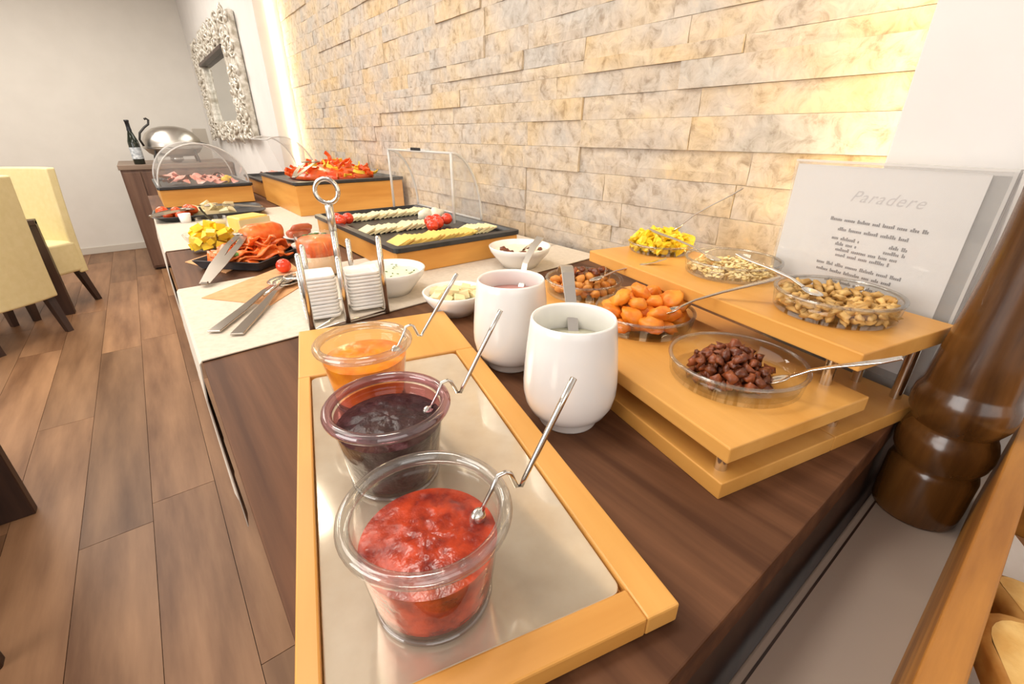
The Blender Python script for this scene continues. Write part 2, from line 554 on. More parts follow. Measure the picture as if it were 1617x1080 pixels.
for z0, z1 in zip(levels, levels[1:]):
    cuts = [YN0] + sorted(forced.get(z0, [])) + [YN1 - 0.002]
    js = [cuts[0]]
    for a, b in zip(cuts, cuts[1:]):
        y = a
        while b - y > 0.48:
            y += random.choice((random.uniform(0.16, 0.3), random.uniform(0.3, 0.46)))
            js.append(y)
        js.append(b)
    for a, b in zip(js, js[1:]):
        stone_piece(a + 0.0005, b - 0.0005, z0 + 0.0003, z1 - 0.0003, random.choice((0.003, 0.0035, 0.004, 0.0045, 0.005, 0.009)))

# hidden light strips in both reveals of the niche
for nm, y, yy, xc in (('near', YN0, 1, 0.80), ('far', YN1, -1, 0.835)):
    o = MB().box((xc - 0.012, min(y, y + yy * 0.006), T + 0.02), (xc + 0.012, max(y, y + yy * 0.006), 2.5)).build('light_strip', M['led'])
    tag(o, 'warm glowing light strip up the %s end of the stone wall' % nm, 'light strip')

# ------------------------------------------------------------------ counter
ct = thing('buffet_counter', 'long dark brown wood buffet counter along the stone wall', 'counter', (0, 0, 0))
MB().prism([(0, 0.062), (XW - 0.003, 0.062), (XW - 0.003, 0.20), (XS - 0.014, 0.20), (XS - 0.014, 3.0), (0, 3.0)], T - 0.032, T).build('top', M['laminate'], ct, bevel=0.0015)
MB().box((0.03, 0.0645, 0.08), (XW - 0.005, 2.98, T - 0.032)).build('carcass', M['laminate_dark'], ct)
MB().box((0.07, 0.10, 0.0), (XW - 0.02, 2.94, 0.08)).build('plinth', M['leg'], ct)
for i in range(5):
    a = 0.07 + i * 0.583
    d = MB().box((0.010, a + 0.002, 0.09), (0.030, a + 0.578, T - 0.05)).build('door', M['laminate'], ct, bevel=0.002)
    MB().box((-0.0, a + 0.53, 0.55), (0.010, a + 0.545, 0.72)).build('handle', M['steel_satin'], d, bevel=0.002)


def runner(y0, y1, skew, drop, label, x1=0.868):
    vs, fs = [], []
    prof = [(x1, 0.0022), (0.6, 0.0022), (0.3, 0.0022), (0.0, 0.0022), (-0.0035, -0.002), (-0.006, -0.06), (-0.007, -drop * 0.5), (-0.008, -drop)]
    n = 12
    for i in range(n + 1):
        q = i / n
        for x, z in prof:
            y = y0 + (y1 - y0) * q + skew * max(x, 0) * (1 if i < n / 2 else 0.4)
            wv = 0.004 * math.sin(q * 19) * (-z / drop) if z < -0.01 else 0
            vs.append((x + wv - (0.003 if z < -0.01 else 0), y, T + z))
    m = len(prof)
    for i in range(n):
        for k in range(m - 1):
            fs.append((i * m + k, i * m + k + 1, (i + 1) * m + k + 1, (i + 1) * m + k))
    o = MB().add(vs, fs).build('table_runner', M['cloth'], smooth=False)
    md = o.modifiers.new('thick', 'SOLIDIFY')
    md.thickness = 0.0016
    md.offset = 0
    tag(o, label, 'cloth')


runner(0.69, 1.085, 0.07, 0.30, 'cream cloth runner nearest the wooden jam board, under the steel rack')
runner(1.49, 2.16, 0.03, 0.25, 'cream cloth runner farther along the counter, under the pineapple bowl')

# ------------------------------------------------------------------ jam board
AB = math.radians(-14.8)
board = thing('serving_board', 'long beech serving board with a pale inlaid plate under the jam jars', 'board', (-0.018, 0.137, T), AB)
MB().box((0.004, 0.004, 0.0), (0.218, 0.554, 0.009)).build('underside', M['beech'], board)
MB().box((0, 0, 0.002), (0.0135, 0.405, 0.018)).build('rail', M['beech'], board, bevel=0.0015)
MB().box((0.197, 0, 0.002), (0.222, 0.405, 0.018)).build('rail', M['beech'], board, bevel=0.0015)
MB().box((0.0135, 0, 0.002), (0.197, 0.022, 0.018)).build('rail', M['beech_x'], board, bevel=0.0015)
MB().box((0, 0.4055, 0.002), (0.222, 0.558, 0.018)).build('end_board', M['beech'], board, bevel=0.002)
MB().prism(rounded(0.0145, 0.023, 0.196, 0.4045, 0.008), 0.009, 0.0148).build('metal_inlay', M['inlay'], board, bevel=0.0008, label='pale polished metal plate')


def jam_jar(cx, cy, jam, jam_label, label, rim_mat, level, lump, seed, film=None):
    j = thing('jam_jar', label, 'jar', (cx, cy, T + 0.0152))
    out = [(0.0, 0.0), (0.033, 0.0), (0.0355, 0.0015), (0.0365, 0.005), (0.0385, 0.016), (0.0415, 0.040), (0.0445, 0.060), (0.0455, 0.066)]
    inn = [(0.0430, 0.066), (0.0420, 0.060), (0.0400, level + 0.002)]
    MB().lathe(out + inn, 48).build('glass', M['glass'], j, smooth=True)
    rp = [(0.0470 + 0.0042 * math.cos(a), 0.0695 + 0.0048 * math.sin(a)) for a in [2 * PI * i / 12 for i in range(13)]]
    MB().lathe(rp, 48).build('rim', rim_mat, j, smooth=True)
    MB().lathe([(0.0362 + 0.0016 * math.cos(a), 0.0025 + 0.002 * math.sin(a)) for a in [2 * PI * i / 8 for i in range(9)]], 48).build('foot_ring', M['glass_rim'], j, smooth=True)
    # jam: side wall following the glass, lumpy top
    prof = [(0.0, 0.0062), (0.0345, 0.0064), (0.0364, 0.009), (0.0377, 0.0165), (0.0406, 0.040)]
    rt = 0.0406 + (level - 0.040) * 0.15
    m = MB()
    m.lathe(prof + [(rt, level)], 48)
    n, R = 48, 14
    vs, fs = [(0, 0, 0)], []
    for a in range(1, R + 1):
        r = rt * a / R
        for i in range(n):
            x, y = r * math.cos(2 * PI * i / n), r * math.sin(2 * PI * i / n)
            fade = min(1.0, (R - a) / 3.0)
            z = lump * (0.7 * noise.noise(Vector((x * 110, y * 110, seed))) + 0.8 * noise.noise(Vector((x * 300, y * 300, seed + 5)))) * fade
            z += 0.004 * (1 - (r / rt) ** 2) * (0.4 if lump < 0.0015 else 1)
            vs.append((x, y, level + z))
    vs[0] = (0, 0, level + 0.004 * (0.4 if lump < 0.0015 else 1))
    for i in range(n):
        fs.append((0, 1 + i, 1 + (i + 1) % n))
    for a in range(R - 1):
        for i in range(n):
            p, q = 1 + a * n, 1 + (a + 1) * n
            fs.append((p + i, q + i, q + (i + 1) % n, p + (i + 1) % n))
    m.add(vs, fs)
    m.build('jam', jam, j, smooth=True, label=jam_label)
    if film:
        MB().lathe([(rt - 0.0006, level - 0.001), (0.0424, 0.0655)], 48).build('smear', film, j, smooth=True, label='purple jam smeared on the inside of the glass')
    return j


JARS = [(0.081, 0.186), (0.110, 0.306), (0.140, 0.436)]
jam_jar(*JARS[0], M['jam_red'], 'glossy red strawberry jam', 'nearest glass jar, of lumpy red jam, on the beech board', M['glass_rim'], 0.047, 0.0022, 2)
jam_jar(*JARS[1], M['jam_dark'], 'dark berry jam', 'middle glass jar, of dark purple berry jam with a stained rim', M['berry_rim'], 0.054, 0.0026, 5, M['berry_film'])
jam_jar(*JARS[2], M['jam_orange'], 'clear orange jam', 'farthest glass jar, of orange jam, in front of the steel rack', M['glass_rim'], 0.053, 0.0008, 9)


def jam_spoon(hook, tip, centre, label, depth):
    h = Vector(hook)
    o = (Vector((h.x - centre[0], h.y - centre[1], 0))).normalized()
    t = Vector(tip)
    z = Vector((0, 0, 1))
    low = h + o * 0.0105 - z * 0.010
    d = (t - low).normalized()
    pts = [t, t - d * 0.02, low + d * 0.006, low + o * 0.0005, low - o * 0.003 + z * 0.001, h + o * 0.003 + z * 0.003, h + z * 0.0048, h - o * 0.005 + z * 0.0035, h - o * 0.009 - z * 0.006,
           h - o * 0.014 - z * (depth * 0.6), h - o * 0.019 - z * depth]
    s = thing('jam_spoon', label, 'spoon', tuple(h))
    L = [p - h for p in pts]
    MB().tube(L, [0.0021, 0.0021, 0.0017, 0.0016, 0.0016, 0.0016, 0.0016, 0.0016, 0.0016, 0.0016, 0.0018], 8).build('handle', M['steel'], s, smooth=True)
    e = L[-1]
    MB().ell((e.x, e.y, e.z), (0.006, 0.0045, 0.008), u=10, v=6).build('bowl', M['steel'], s, smooth=True)


jam_spoon((0.130, 0.173, T + 0.0905), (0.176, 0.164, 1.050), JARS[0], 'steel hook spoon hanging on the red jam jar', 0.026)
jam_spoon((0.160, 0.294, T + 0.0905), (0.210, 0.284, 1.050), JARS[1], 'steel hook spoon hanging on the dark berry jam jar', 0.024)
jam_spoon((0.190, 0.424, T + 0.0905), (0.238, 0.400, 1.050), JARS[2], 'steel hook spoon hanging on the orange jam jar', 0.024)

# ------------------------------------------------------------------ white pots with yogurt
def pot(cx, cy, fill, fl_label, label, level):
    p = thing('yogurt_pot', label, 'pot', (cx, cy, T))
    out = [(0, 0.003), (0.026, 0.003), (0.0275, 0.0), (0.0305, 0.0), (0.0315, 0.002), (0.0315, 0.008), (0.0345, 0.0105), (0.0415, 0.0165), (0.0465, 0.026), (0.0490, 0.038), (0.0493, 0.050), (0.0485, 0.065), (0.0465, 0.088), (0.0440, 0.110), (0.0430, 0.118), (0.0420, 0.1200), (0.0405, 0.1195), (0.0398, 0.117)]
    inn = [(0.0410, 0.105), (0.0430, 0.088), (0.0450, 0.060), (0.0430, 0.030), (0.034, 0.014), (0, 0.012)]
    MB().lathe(out + inn, 56).build('body', M['ceramic'], p, smooth=True)
    r = 0.0425 if level < 0.1 else 0.0408
    MB().lathe([(0, level - 0.02), (r + 0.0005, level - 0.004), (r, level), (0, level + 0.0005)], 40).build('yogurt', fill, p, smooth=True, label=fl_label)


pot(0.303, 0.288, M['yogurt_white'], 'creamy white yogurt', 'nearer white ceramic pot, of plain white yogurt with a steel ladle', 0.090)
pot(0.334, 0.430, M['yogurt_pink'], 'pink fruit yogurt', 'farther white ceramic pot, of pink fruit yogurt', 0.098)


def ladle(base, pts, wid, side, label, bowl):
    s = thing('ladle', label, 'ladle', base)
    L = [Vector(p) - Vector(base) for p in pts]
    MB().strip(L, wid, 0.0014, side).build('handle', M['steel_satin'], s, smooth=False, bevel=0.0003)
    MB().lathe([(0, 0), (bowl * 0.7, 0.003), (bowl, 0.012), (bowl * 0.92, 0.012), (bowl * 0.6, 0.005), (0, 0.002)], 24, c=(L[0].x, L[0].y, L[0].z - 0.006)).build('bowl', M['steel'], s, smooth=True)


ladle((0.318, 0.300, 0.955), [(0.318, 0.300, 0.955), (0.326, 0.308, 0.985), (0.335, 0.322, 1.010), (0.343, 0.336, 1.032), (0.349, 0.345, 1.044), (0.354, 0.352, 1.048), (0.360, 0.360, 1.047), (0.366, 0.369, 1.041), (0.369, 0.374, 1.034)],
      [0.011, 0.011, 0.012, 0.013, 0.014, 0.014, 0.014, 0.014, 0.013], (0.74, -0.67, 0), 'steel ladle with a bent band handle in the white yogurt', 0.018)
ladle((0.350, 0.428, 0.972), [(0.350, 0.428, 0.972), (0.362, 0.445, 0.995), (0.392, 0.472, 1.020), (0.420, 0.488, 1.037), (0.440, 0.495, 1.047)],
      [0.008, 0.008, 0.008, 0.010, 0.012], (0.70, -0.71, 0), 'steel ladle leaning out of the pink yogurt', 0.016)

# ------------------------------------------------------------------ stepped riser with glass dishes
RO, RA = (0.318, 0.120), math.radians(-13.0)
UX, VX = Vector((math.cos(RA), math.sin(RA), 0)), Vector((-math.sin(RA), math.cos(RA), 0))


def rw(u, v, z):
    p = Vector((RO[0], RO[1], 0)) + UX * u + VX * v
    return (p.x, p.y, z)


riser = thing('riser_stand', 'three-tier beech riser holding glass dishes of dried fruit', 'riser', (RO[0], RO[1], T), RA)
MB().box((0, 0, 0.0), (0.1525, 0.47, 0.017)).build('base_board', M['beech'], riser, bevel=0.001)
MB().box((0.1528, 0, 0.0), (0.305, 0.47, 0.017)).build('base_board', M['beech'], riser, bevel=0.001)
MB().box((0, 0.0, 0.038), (0.188, 0.47, 0.054)).build('middle_board', M['beech'], riser, bevel=0.0015)
MB().box((0.149, 0.0, 0.090), (0.305, 0.43, 0.108)).build('top_board', M['beech'], riser, bevel=0.0015)
for u, v, z0, z1 in ((0.016, 0.016, 0.017, 0.038), (0.170, 0.016, 0.017, 0.038), (0.016, 0.45, 0.017, 0.038), (0.170, 0.45, 0.017, 0.038),
                     (0.174, 0.035, 0.054, 0.090), (0.288, 0.018, 0.017, 0.090), (0.288, 0.06, 0.017, 0.090), (0.172, 0.405, 0.054, 0.090), (0.288, 0.405, 0.017, 0.090), (0.165, 0.24, 0.054, 0.090)):
    MB().lathe([(0, z0), (0.0055, z0), (0.0055, z1), (0, z1)], 16, c=(u, v, 0)).build('post', M['steel'], riser, auto=40)

ZM, ZU = T + 0.054, T + 0.108


def dish(c, z, r, h, label):
    d = thing('glass_dish', label, 'dish', (c[0], c[1], z + 0.0005))
    t = 0.0022
    MB().lathe([(0, 0), (r * 0.93, 0), (r * 0.96, 0.002), (r, h), (r - t, h), (r * 0.96 - t, 0.0045), (r * 0.92 - t, 0.003), (0, 0.003)], 48).build('body', M['glass'], d, smooth=True)
    MB().lathe([(r - t / 2 + 0.0022 * math.cos(a), h + 0.0020 * math.sin(a)) for a in [2 * PI * i / 8 for i in range(9)]], 48).build('rim', M['glass_rim'], d, smooth=True)
    return d


def pile(n, R, r, flat, heap=0.35, tries=30):
    """Drop n pieces of radius r into a round dish; returns their centres."""
    P = []
    for i in range(n):
        best = None
        for q in range(tries):
            a, d = random.uniform(0, 2 * PI), (R - r) * math.sqrt(random.random())
            x, y = d * math.cos(a), d * math.sin(a)
            z = r * flat
            for (px, py, pz) in P:
                e = (px - x) ** 2 + (py - y) ** 2
                if e < (1.75 * r) ** 2:
                    z = max(z, pz + flat * math.sqrt((1.75 * r) ** 2 - e))
            cost = z + heap * d * d / R
            if best is None or cost < best[0]:
                best = (cost, x, y, z)
        P.append(best[1:])
    return P


def scatter(name, meshes, centres, base, label, cat, group, tilt=0.5, scl=(0.85, 1.15)):
    for (x, y, z) in centres:
        o = bpy.data.objects.new(name, random.choice(meshes))
        o.location = (base[0] + x, base[1] + y, base[2] + z)
        o.rotation_euler = (random.uniform(-tilt, tilt), random.uniform(-tilt, tilt), random.uniform(0, 2 * PI))
        s = random.uniform(*scl)
        o.scale = (s, s, s)
        COL.objects.link(o)
        tag(o, label, cat, group)


def piece_mesh(name, mat, r, seed, jit=0.5, u=9, v=6, dimple=False):
    m = MB().ell((0, 0, 0), r, u=u, v=v, jit=jit, seed=seed)
    return m.mesh(name, mat, True, True)


# raisins (nearest dish)
cR = rw(0.075, 0.092, 0)
cR = (0.434, 0.180)
dish(cR, ZM, 0.066, 0.021, 'glass dish of dark raisins, nearest on the middle step')
rm = [piece_mesh('raisin', M['raisin'], (0.0062, 0.0048, 0.0044), i, 1.2, 7, 4) for i in range(5)]
cc = pile(135, 0.050, 0.0055, 0.72, 0.7)
scatter('raisin', rm, cc, (cR[0] - 0.006, cR[1] + 0.003, ZM + 0.003), 'small dark brown raisin in the nearest glass dish', 'raisin', 'raisins in the nearest glass dish', 0.9)
# apricots
cA = (0.478, 0.328)
dish(cA, ZM, 0.064, 0.021, 'glass dish heaped with orange dried apricots')
am = [piece_mesh('apricot', M['apricot'], (0.0145, 0.0125, 0.0085), i + 10, 0.45, 12, 8) for i in range(5)]
cc = pile(34, 0.062, 0.0128, 0.66, 0.5)
scatter('dried_apricot', am, cc, (cA[0], cA[1], ZM + 0.003), 'orange dried apricot in the heaped glass dish', 'apricot', 'dried apricots in the glass dish', 0.6)
# mixed nuts
cX = (0.512, 0.470)
dish(cX, ZM, 0.060, 0.023, 'glass dish of mixed roasted nuts, farthest on the middle step')
xm = [piece_mesh('nut', M['mix_nut'], (0.0085, 0.0065, 0.0058), i + 20, 0.4, 9, 6) for i in range(4)]
cc = pile(62, 0.054, 0.0074, 0.8, 0.3)
scatter('roasted_nut', xm, cc, (cX[0], cX[1], ZM + 0.003), 'orange brown roasted nut in the farthest middle-step dish', 'nut', 'roasted nuts in the far glass dish', 0.8)
xr = [piece_mesh('raisin', M['raisin'], (0.0075, 0.0058, 0.005), i + 30, 0.6, 8, 5) for i in range(3)]
top = sorted(cc, key=lambda p: -p[2])[:12]
scatter('raisin', xr, [(x + 0.006, y - 0.004, z + 0.009) for x, y, z in random.sample(top, 7)], (cX[0], cX[1], ZM + 0.003), 'dark raisin lying among the mixed roasted nuts', 'raisin', 'raisins among the roasted nuts', 0.8)
# nuts on the top board, near
cN = (0.560, 0.146)
dish(cN, ZU, 0.060, 0.022, 'glass dish of pale nut kernels in front of the menu sign')
nm = [piece_mesh('nut', M['nut'], (0.0072, 0.0036, 0.0034), i + 40, 0.8, 8, 5) for i in range(5)]
cc = pile(170, 0.057, 0.0052, 0.7, -0.22)
scatter('nut_kernel', nm, cc, (cN[0], cN[1], ZU + 0.003), 'pale golden nut kernel in the dish before the sign', 'nut', 'nut kernels in the dish before the sign', 0.7)
# seeds
cS = (0.616, 0.292)
dish(cS, ZU, 0.062, 0.020, 'glass dish of pale flaked seeds, middle one on the top step')
sm = MB()
for i in range(420):
    a, d = random.uniform(0, 2 * PI), 0.055 * math.sqrt(random.random())
    X = Matrix.Translation((d * math.cos(a), d * math.sin(a), random.uniform(0.001, 0.007))) @ Euler((random.uniform(-0.6, 0.6), random.uniform(-0.6, 0.6), random.uniform(0, 6))).to_matrix().to_4x4()
    sm.ell((0, 0, 0), (0.0045, 0.0026, 0.0011), X, 6, 4)
so = sm.build('flaked_seeds', M['flake'], smooth=True)
so.location = (cS[0], cS[1], ZU + 0.004)
so['kind'] = 'stuff'
tag(so, 'loose layer of pale flaked seeds in the middle top-step dish', 'seeds')
# yellow dried fruit heap
cY = (0.652, 0.432)
dish(cY, ZU, 0.052, 0.014, 'glass dish under bright yellow dried fruit, farthest on the top step')
ym = []
for i in range(5):
    ym.append(MB().ell((0, 0, 0), (0.0085, 0.0055, 0.0042), u=7, v=4, jit=1.1, seed=i + 60).mesh('yellow_fruit', M['mango'], False, True))
cc = pile(150, 0.052, 0.0064, 0.72, 0.25)
scatter('dried_fruit_chunk', ym, cc, (cY[0], cY[1], ZU + 0.003), 'bright yellow dried fruit chunk heaped on the far end of the top step', 'dried fruit', 'yellow dried fruit on the top step', 0.9)


def teaspoon(inn, tip, label, w=0.0068):
    a, b = Vector(inn), Vector(tip)
    s = thing('teaspoon', label, 'spoon', inn)
    d = (b - a)
    h = d.normalized()
    side = h.cross(Vector((0, 0, 1))).normalized()
    up = side.cross(h).normalized()
    L = d.length
    pts = [h * (0.012) + up * 0.001, h * 0.03 + up * 0.0035, h * (L * 0.5) + up * 0.003, h * (L * 0.85), h * L]
    MB().strip(pts, [w * 0.75, w * 0.62, w * 0.8, w * 1.25, w * 0.95], 0.0018, side).build('handle', M['steel'], s, bevel=0.0005)
    X = Matrix((side.to_4d(), h.to_4d(), up.to_4d(), (0, 0, 0, 1))).transposed()
    X[3][0] = X[3][1] = X[3][2] = 0
    X[0][3] = X[1][3] = X[2][3] = 0
    MB().lathe([(0, -0.003), (0.006, -0.0015), (0.0085, 0.001), (0.0075, 0.001), (0.005, -0.0005), (0, -0.002)], 18, X=X, sy=1.5).build('bowl', M['steel'], s, smooth=True)


teaspoon((0.432, 0.138, ZM + 0.016), (0.455, 0.060, 1.018), 'teaspoon lying in the raisin dish, its handle pointing right')
teaspoon((0.470, 0.285, ZM + 0.034), (0.534, 0.196, 1.040), 'teaspoon resting on the orange dried apricots')
teaspoon((0.545, 0.165, ZU + 0.020), (0.590, 0.275, 1.042), 'teaspoon in the dish of pale nut kernels')
teaspoon((0.612, 0.318, ZU + 0.016), (0.624, 0.440, 1.046), 'teaspoon leaning out of the flaked seed dish over the yellow fruit')
teaspoon((0.665, 0.415, ZU + 0.038), (0.700, 0.338, 1.112), 'long spoon standing steeply up from the yellow dried fruit')
teaspoon((0.508, 0.440, ZM + 0.030), (0.580, 0.372, 1.018), 'teaspoon in the dish of mixed roasted nuts')

# ------------------------------------------------------------------ menu sign behind the riser
p0 = rw(0.318, 0.222, T)
sign = thing('menu_sign', 'clear acrylic menu stand with a white printed sheet behind the riser', 'sign', p0, RA - PI / 2)
W_, H_ = 0.214, 0.253
MB().box((0, -0.0015, 0.0), (W_, 0.0, H_)).build('front_panel', M['acrylic'], sign)
MB().box((0.003, 0.0008, 0.03), (W_ - 0.018, 0.0016, H_ - 0.003)).build('sheet', M['paper'], sign)
MB().box((0, 0.003, 0.0), (W_, 0.0045, H_)).build('back_panel', M['acrylic'], sign)
MB().box((0, -0.0015, H_), (W_, 0.0045, H_ + 0.0025)).build('top_edge', M['acrylic_edge'], sign)
MB().box((W_ - 0.003, -0.002, 0), (W_, 0.006, H_)).build('side_edge', M['acrylic_edge'], sign)
MB().strip([(W_ / 2, 0.006, H_ - 0.004), (W_ / 2, 0.046, 0.002)], W_, 0.002, (1, 0, 0)).build('rear_leg', M['acrylic_edge'], sign)
MB().box((0, -0.0015, -0.0), (W_, 0.046, 0.002)).build('foot', M['acrylic'], sign)


def text(body, size, loc, parent, mat, shear=0.0, align='CENTER', name='lettering', sx=1.0):
    cu = bpy.data.curves.new('t', 'FONT')
    cu.body = body
    cu.size = size
    cu.shear = shear
    cu.align_x = align
    cu.extrude = 0.00015
    cu.space_character = 1.15
    cu.resolution_u = 3
    t = bpy.data.objects.new('t', cu)
    COL.objects.link(t)
    me = bpy.data.meshes.new_from_object(t)
    bpy.data.objects.remove(t)
    me.materials.clear()
    me.materials.append(mat)
    me.transform(Matrix.Translation(loc) @ Matrix.Rotation(PI / 2, 4, 'X') @ Matrix.Diagonal((sx, 1, 1, 1)))
    o = bpy.data.objects.new(name, me)
    COL.objects.link(o)
    o.parent = parent
    return o


text('Paradere', 0.018, (0.114, 0.0007, 0.212), sign, M['ink_pale'], 0.5)


def text_line(z, x0, x1, h=0.0042, seed=0):
    """One line of small unreadable print as runs of tiny word shapes."""
    rng = random.Random(seed)
    m = MB()
    x = x0
    while x < x1:
        for k in range(rng.randint(4, 9)):
            hh = h * rng.choice((0.6, 0.6, 0.65, 1.0))
            ww = rng.uniform(0.0011, 0.0017)
            if x + ww > x1:
                break
            m.box((x, 0.0003, z), (x + ww, 0.0008, z + hh))
            x += ww + 0.0006
        x += 0.0026
    m.build('print_line', M['ink'], sign)


for q, (z, a, b) in enumerate(((0.188, 0.062, 0.166), (0.177, 0.074, 0.150), (0.166, 0.070, 0.102), (0.166, 0.134, 0.152), (0.1595, 0.076, 0.102), (0.1595, 0.130, 0.152), (0.153, 0.078, 0.146), (0.1465, 0.080, 0.140),
                               (0.134, 0.060, 0.156), (0.126, 0.062, 0.150), (0.114, 0.076, 0.144), (0.106, 0.080, 0.138))):
    text_line(z, a, b, 0.0042, q)

# ------------------------------------------------------------------ low grey table with pepper mill and bread crate
gt = thing('side_table', 'low grey side table butted against the end of the counter', 'table', (0.0, 0.0, 0.0))
MB().box((0.08, -0.62, 0.772), (XW - 0.004, 0.056, 0.80)).build('top', M['greytable'], gt, bevel=0.002)
MB().box((0.082, 0.0475, 0.7995), (XW - 0.006, 0.0495, 0.8006)).build('edge_line', M['leg'], gt)
for lx in (0.11, XW - 0.05):
    for ly in (-0.58, 0.02):
        MB().box((lx - 0.02, ly - 0.02, 0), (lx + 0.02, ly + 0.02, 0.772)).build('leg', M['leg'], gt)

mill = thing('pepper_mill', 'tall dark turned wood pepper mill standing beside the riser', 'pepper mill', (0.594, 0.0205, 0.80))
mill.scale = (0.90, 0.90, 1.0)
MB().lathe([(0, 0), (0.0405, 0), (0.0418, 0.003), (0.0425, 0.02), (0.0425, 0.058), (0.0405, 0.064), (0.0385, 0.0675), (0.0400, 0.071), (0.0435, 0.078), (0.0452, 0.088), (0.0445, 0.098), (0.0415, 0.106), (0.0385, 0.111), (0.0383, 0.115)], 48).build('base', M['mill'], mill, smooth=True)
MB().lathe([(0.0383, 0.115), (0.0400, 0.119), (0.0445, 0.127), (0.0462, 0.138), (0.0445, 0.150), (0.0415, 0.156), (0.0405, 0.160), (0.0398, 0.172), (0.0375, 0.195), (0.0340, 0.225), (0.0315, 0.26), (0.0300, 0.30), (0.0300, 0.34), (0.0325, 0.38), (0.0380, 0.41)], 48).build('body', M['mill'], mill, smooth=True)
MB().lathe([(0.0380, 0.41), (0.040, 0.42), (0.036, 0.43), (0.030, 0.435), (0.034, 0.445), (0.041, 0.465), (0.042, 0.485), (0.036, 0.508), (0.022, 0.522), (0.010, 0.527), (0.010, 0.54), (0, 0.545)], 48).build('head', M['mill'], mill, smooth=True)

cr = thing('bread_crate', 'open wooden bread crate at the bottom right, below the pepper mill', 'crate', (0.0, 0.0, 0.80))
cy0 = -0.0215
MB().box((0.10, cy0 - 0.018, 0.0), (0.66, cy0, 0.125)).build('side_board', M['crate'], cr, bevel=0.0015)
MB().box((0.10, -0.36, 0.0), (0.66, -0.342, 0.125)).build('side_board', M['crate'], cr, bevel=0.0015)
MB().box((0.10, -0.342, 0.0), (0.66, cy0 - 0.018, 0.006)).build('bottom_board', M['crate'], cr)
MB().box((0.545, -0.342, 0.052), (0.560, cy0 - 0.0185, 0.124)).build('end_slat', M['crate'], cr, bevel=0.0015)
MB().box((0.545, -0.342, 0.006), (0.560, cy0 - 0.0185, 0.030)).build('end_slat', M['crate'], cr, bevel=0.0015)
MB().box((0.100, -0.342, 0.008), (0.115, cy0 - 0.0185, 0.122)).build('end_slat', M['crate'], cr, bevel=0.0015)
# liner paper
n = 14
vs, fs = [], []
for i in range(n + 1):
    for j in range(n + 1):
        x = 0.13 + 0.395 * i / n
        y = -0.0425 - 0.285 * j / n
        z = 0.812 + 0.006 * noise.noise(Vector((x * 30, y * 30, 0)))
        if i > n - 4:
            z += (i - n + 4) * 0.010
        if j == 0:
            z += 0.02
        vs.append((x, y, z))
for i in range(n):
    for j in range(n):
        a = i * (n + 1) + j
        fs.append((a, a + 1, a + n + 2, a + n + 1))
lo = MB().add(vs, fs).build('liner_sheet', M['liner'], smooth=True)
tag(lo, 'crumpled white paper liner inside the bread crate', 'paper')


def bread(loc, size, rot, label, seeds, seed):
    b = thing('bread_piece', label, 'bread', loc)
    b.rotation_euler = rot
    m = MB()
    pr = rounded(-size[0], -size[1], size[0], size[1], min(size[0], size[1]) * 0.55, 6)
    lay = [(0.80, 0.0), (0.96, 0.15), (1.0, 0.4), (1.0, 0.6), (0.97, 0.85), (0.88, 0.97)]
    n = len(pr)
    vs, fs = [], []
    for s, t in lay:
        for x, y in pr:
            q = 1 + 0.10 * noise.noise(Vector((x * 30, y * 30, t * 3 + seed)))
            vs.append((x * s * q, y * s * q, (t - 0.5) * 2 * size[2]))
    for a in range(len(lay) - 1):
        for i in range(n):
            j = (i + 1) % n
            fs.append((a * n + i, a * n + j, (a + 1) * n + j, (a + 1) * n + i))
    fs.append(tuple(range(n - 1, -1, -1)))
    MB().add(vs, fs).build('crust', M['crust'], b, smooth=True)
    top = [(x * 0.885, y * 0.885, 0.955 * size[2]) for x, y in pr]
    vs2 = [(0, 0, size[2] * 0.99)] + [(x * 0.5, y * 0.5, size[2] * (1.0 + 0.1 * noise.noise(Vector((x * 60, y * 60, seed))))) for x, y, z in top] + top
    fs2 = [(0, 1 + i, 1 + (i + 1) % n) for i in range(n)] + [(1 + i, 1 + n + i, 1 + n + (i + 1) % n, 1 + (i + 1) % n) for i in range(n)]
    MB().add(vs2, fs2).build('crumb', M['bread'], b, smooth=True)
    for i in range(seeds):
        a, d = random.uniform(0, 6.28), math.sqrt(random.random()) * 0.7
        X = Matrix.Translation((size[0] * d * math.cos(a), size[1] * d * math.sin(a), size[2] * 1.02)) @ Matrix.Rotation(random.uniform(0, 3), 4, 'Z')
        MB().ell((0, 0, 0), (0.0055, 0.0035, 0.0014), X, 8, 4).build('seed', M['seed'], b, smooth=True)


bread((0.334, -0.092, 0.888), (0.052, 0.044, 0.011), (0.06, -0.12, 0.5), 'seeded golden bread slice lying on top in the crate', 7, 1)
bread((0.425, -0.086, 0.868), (0.045, 0.032, 0.012), (0.10, -0.2, 2.1), 'golden bread slice behind, nearer the end of the crate', 5, 2)
bread((0.302, -0.105, 0.848), (0.052, 0.044, 0.014), (0.1, 0.1, 1.2), 'bread slice underneath, at the lower right corner of the photo', 5, 3)
bread((0.450, -0.200, 0.854), (0.050, 0.040, 0.018), (0.0, 0.1, 0.2), 'bread slice deep in the crate, away from the counter', 4, 4)

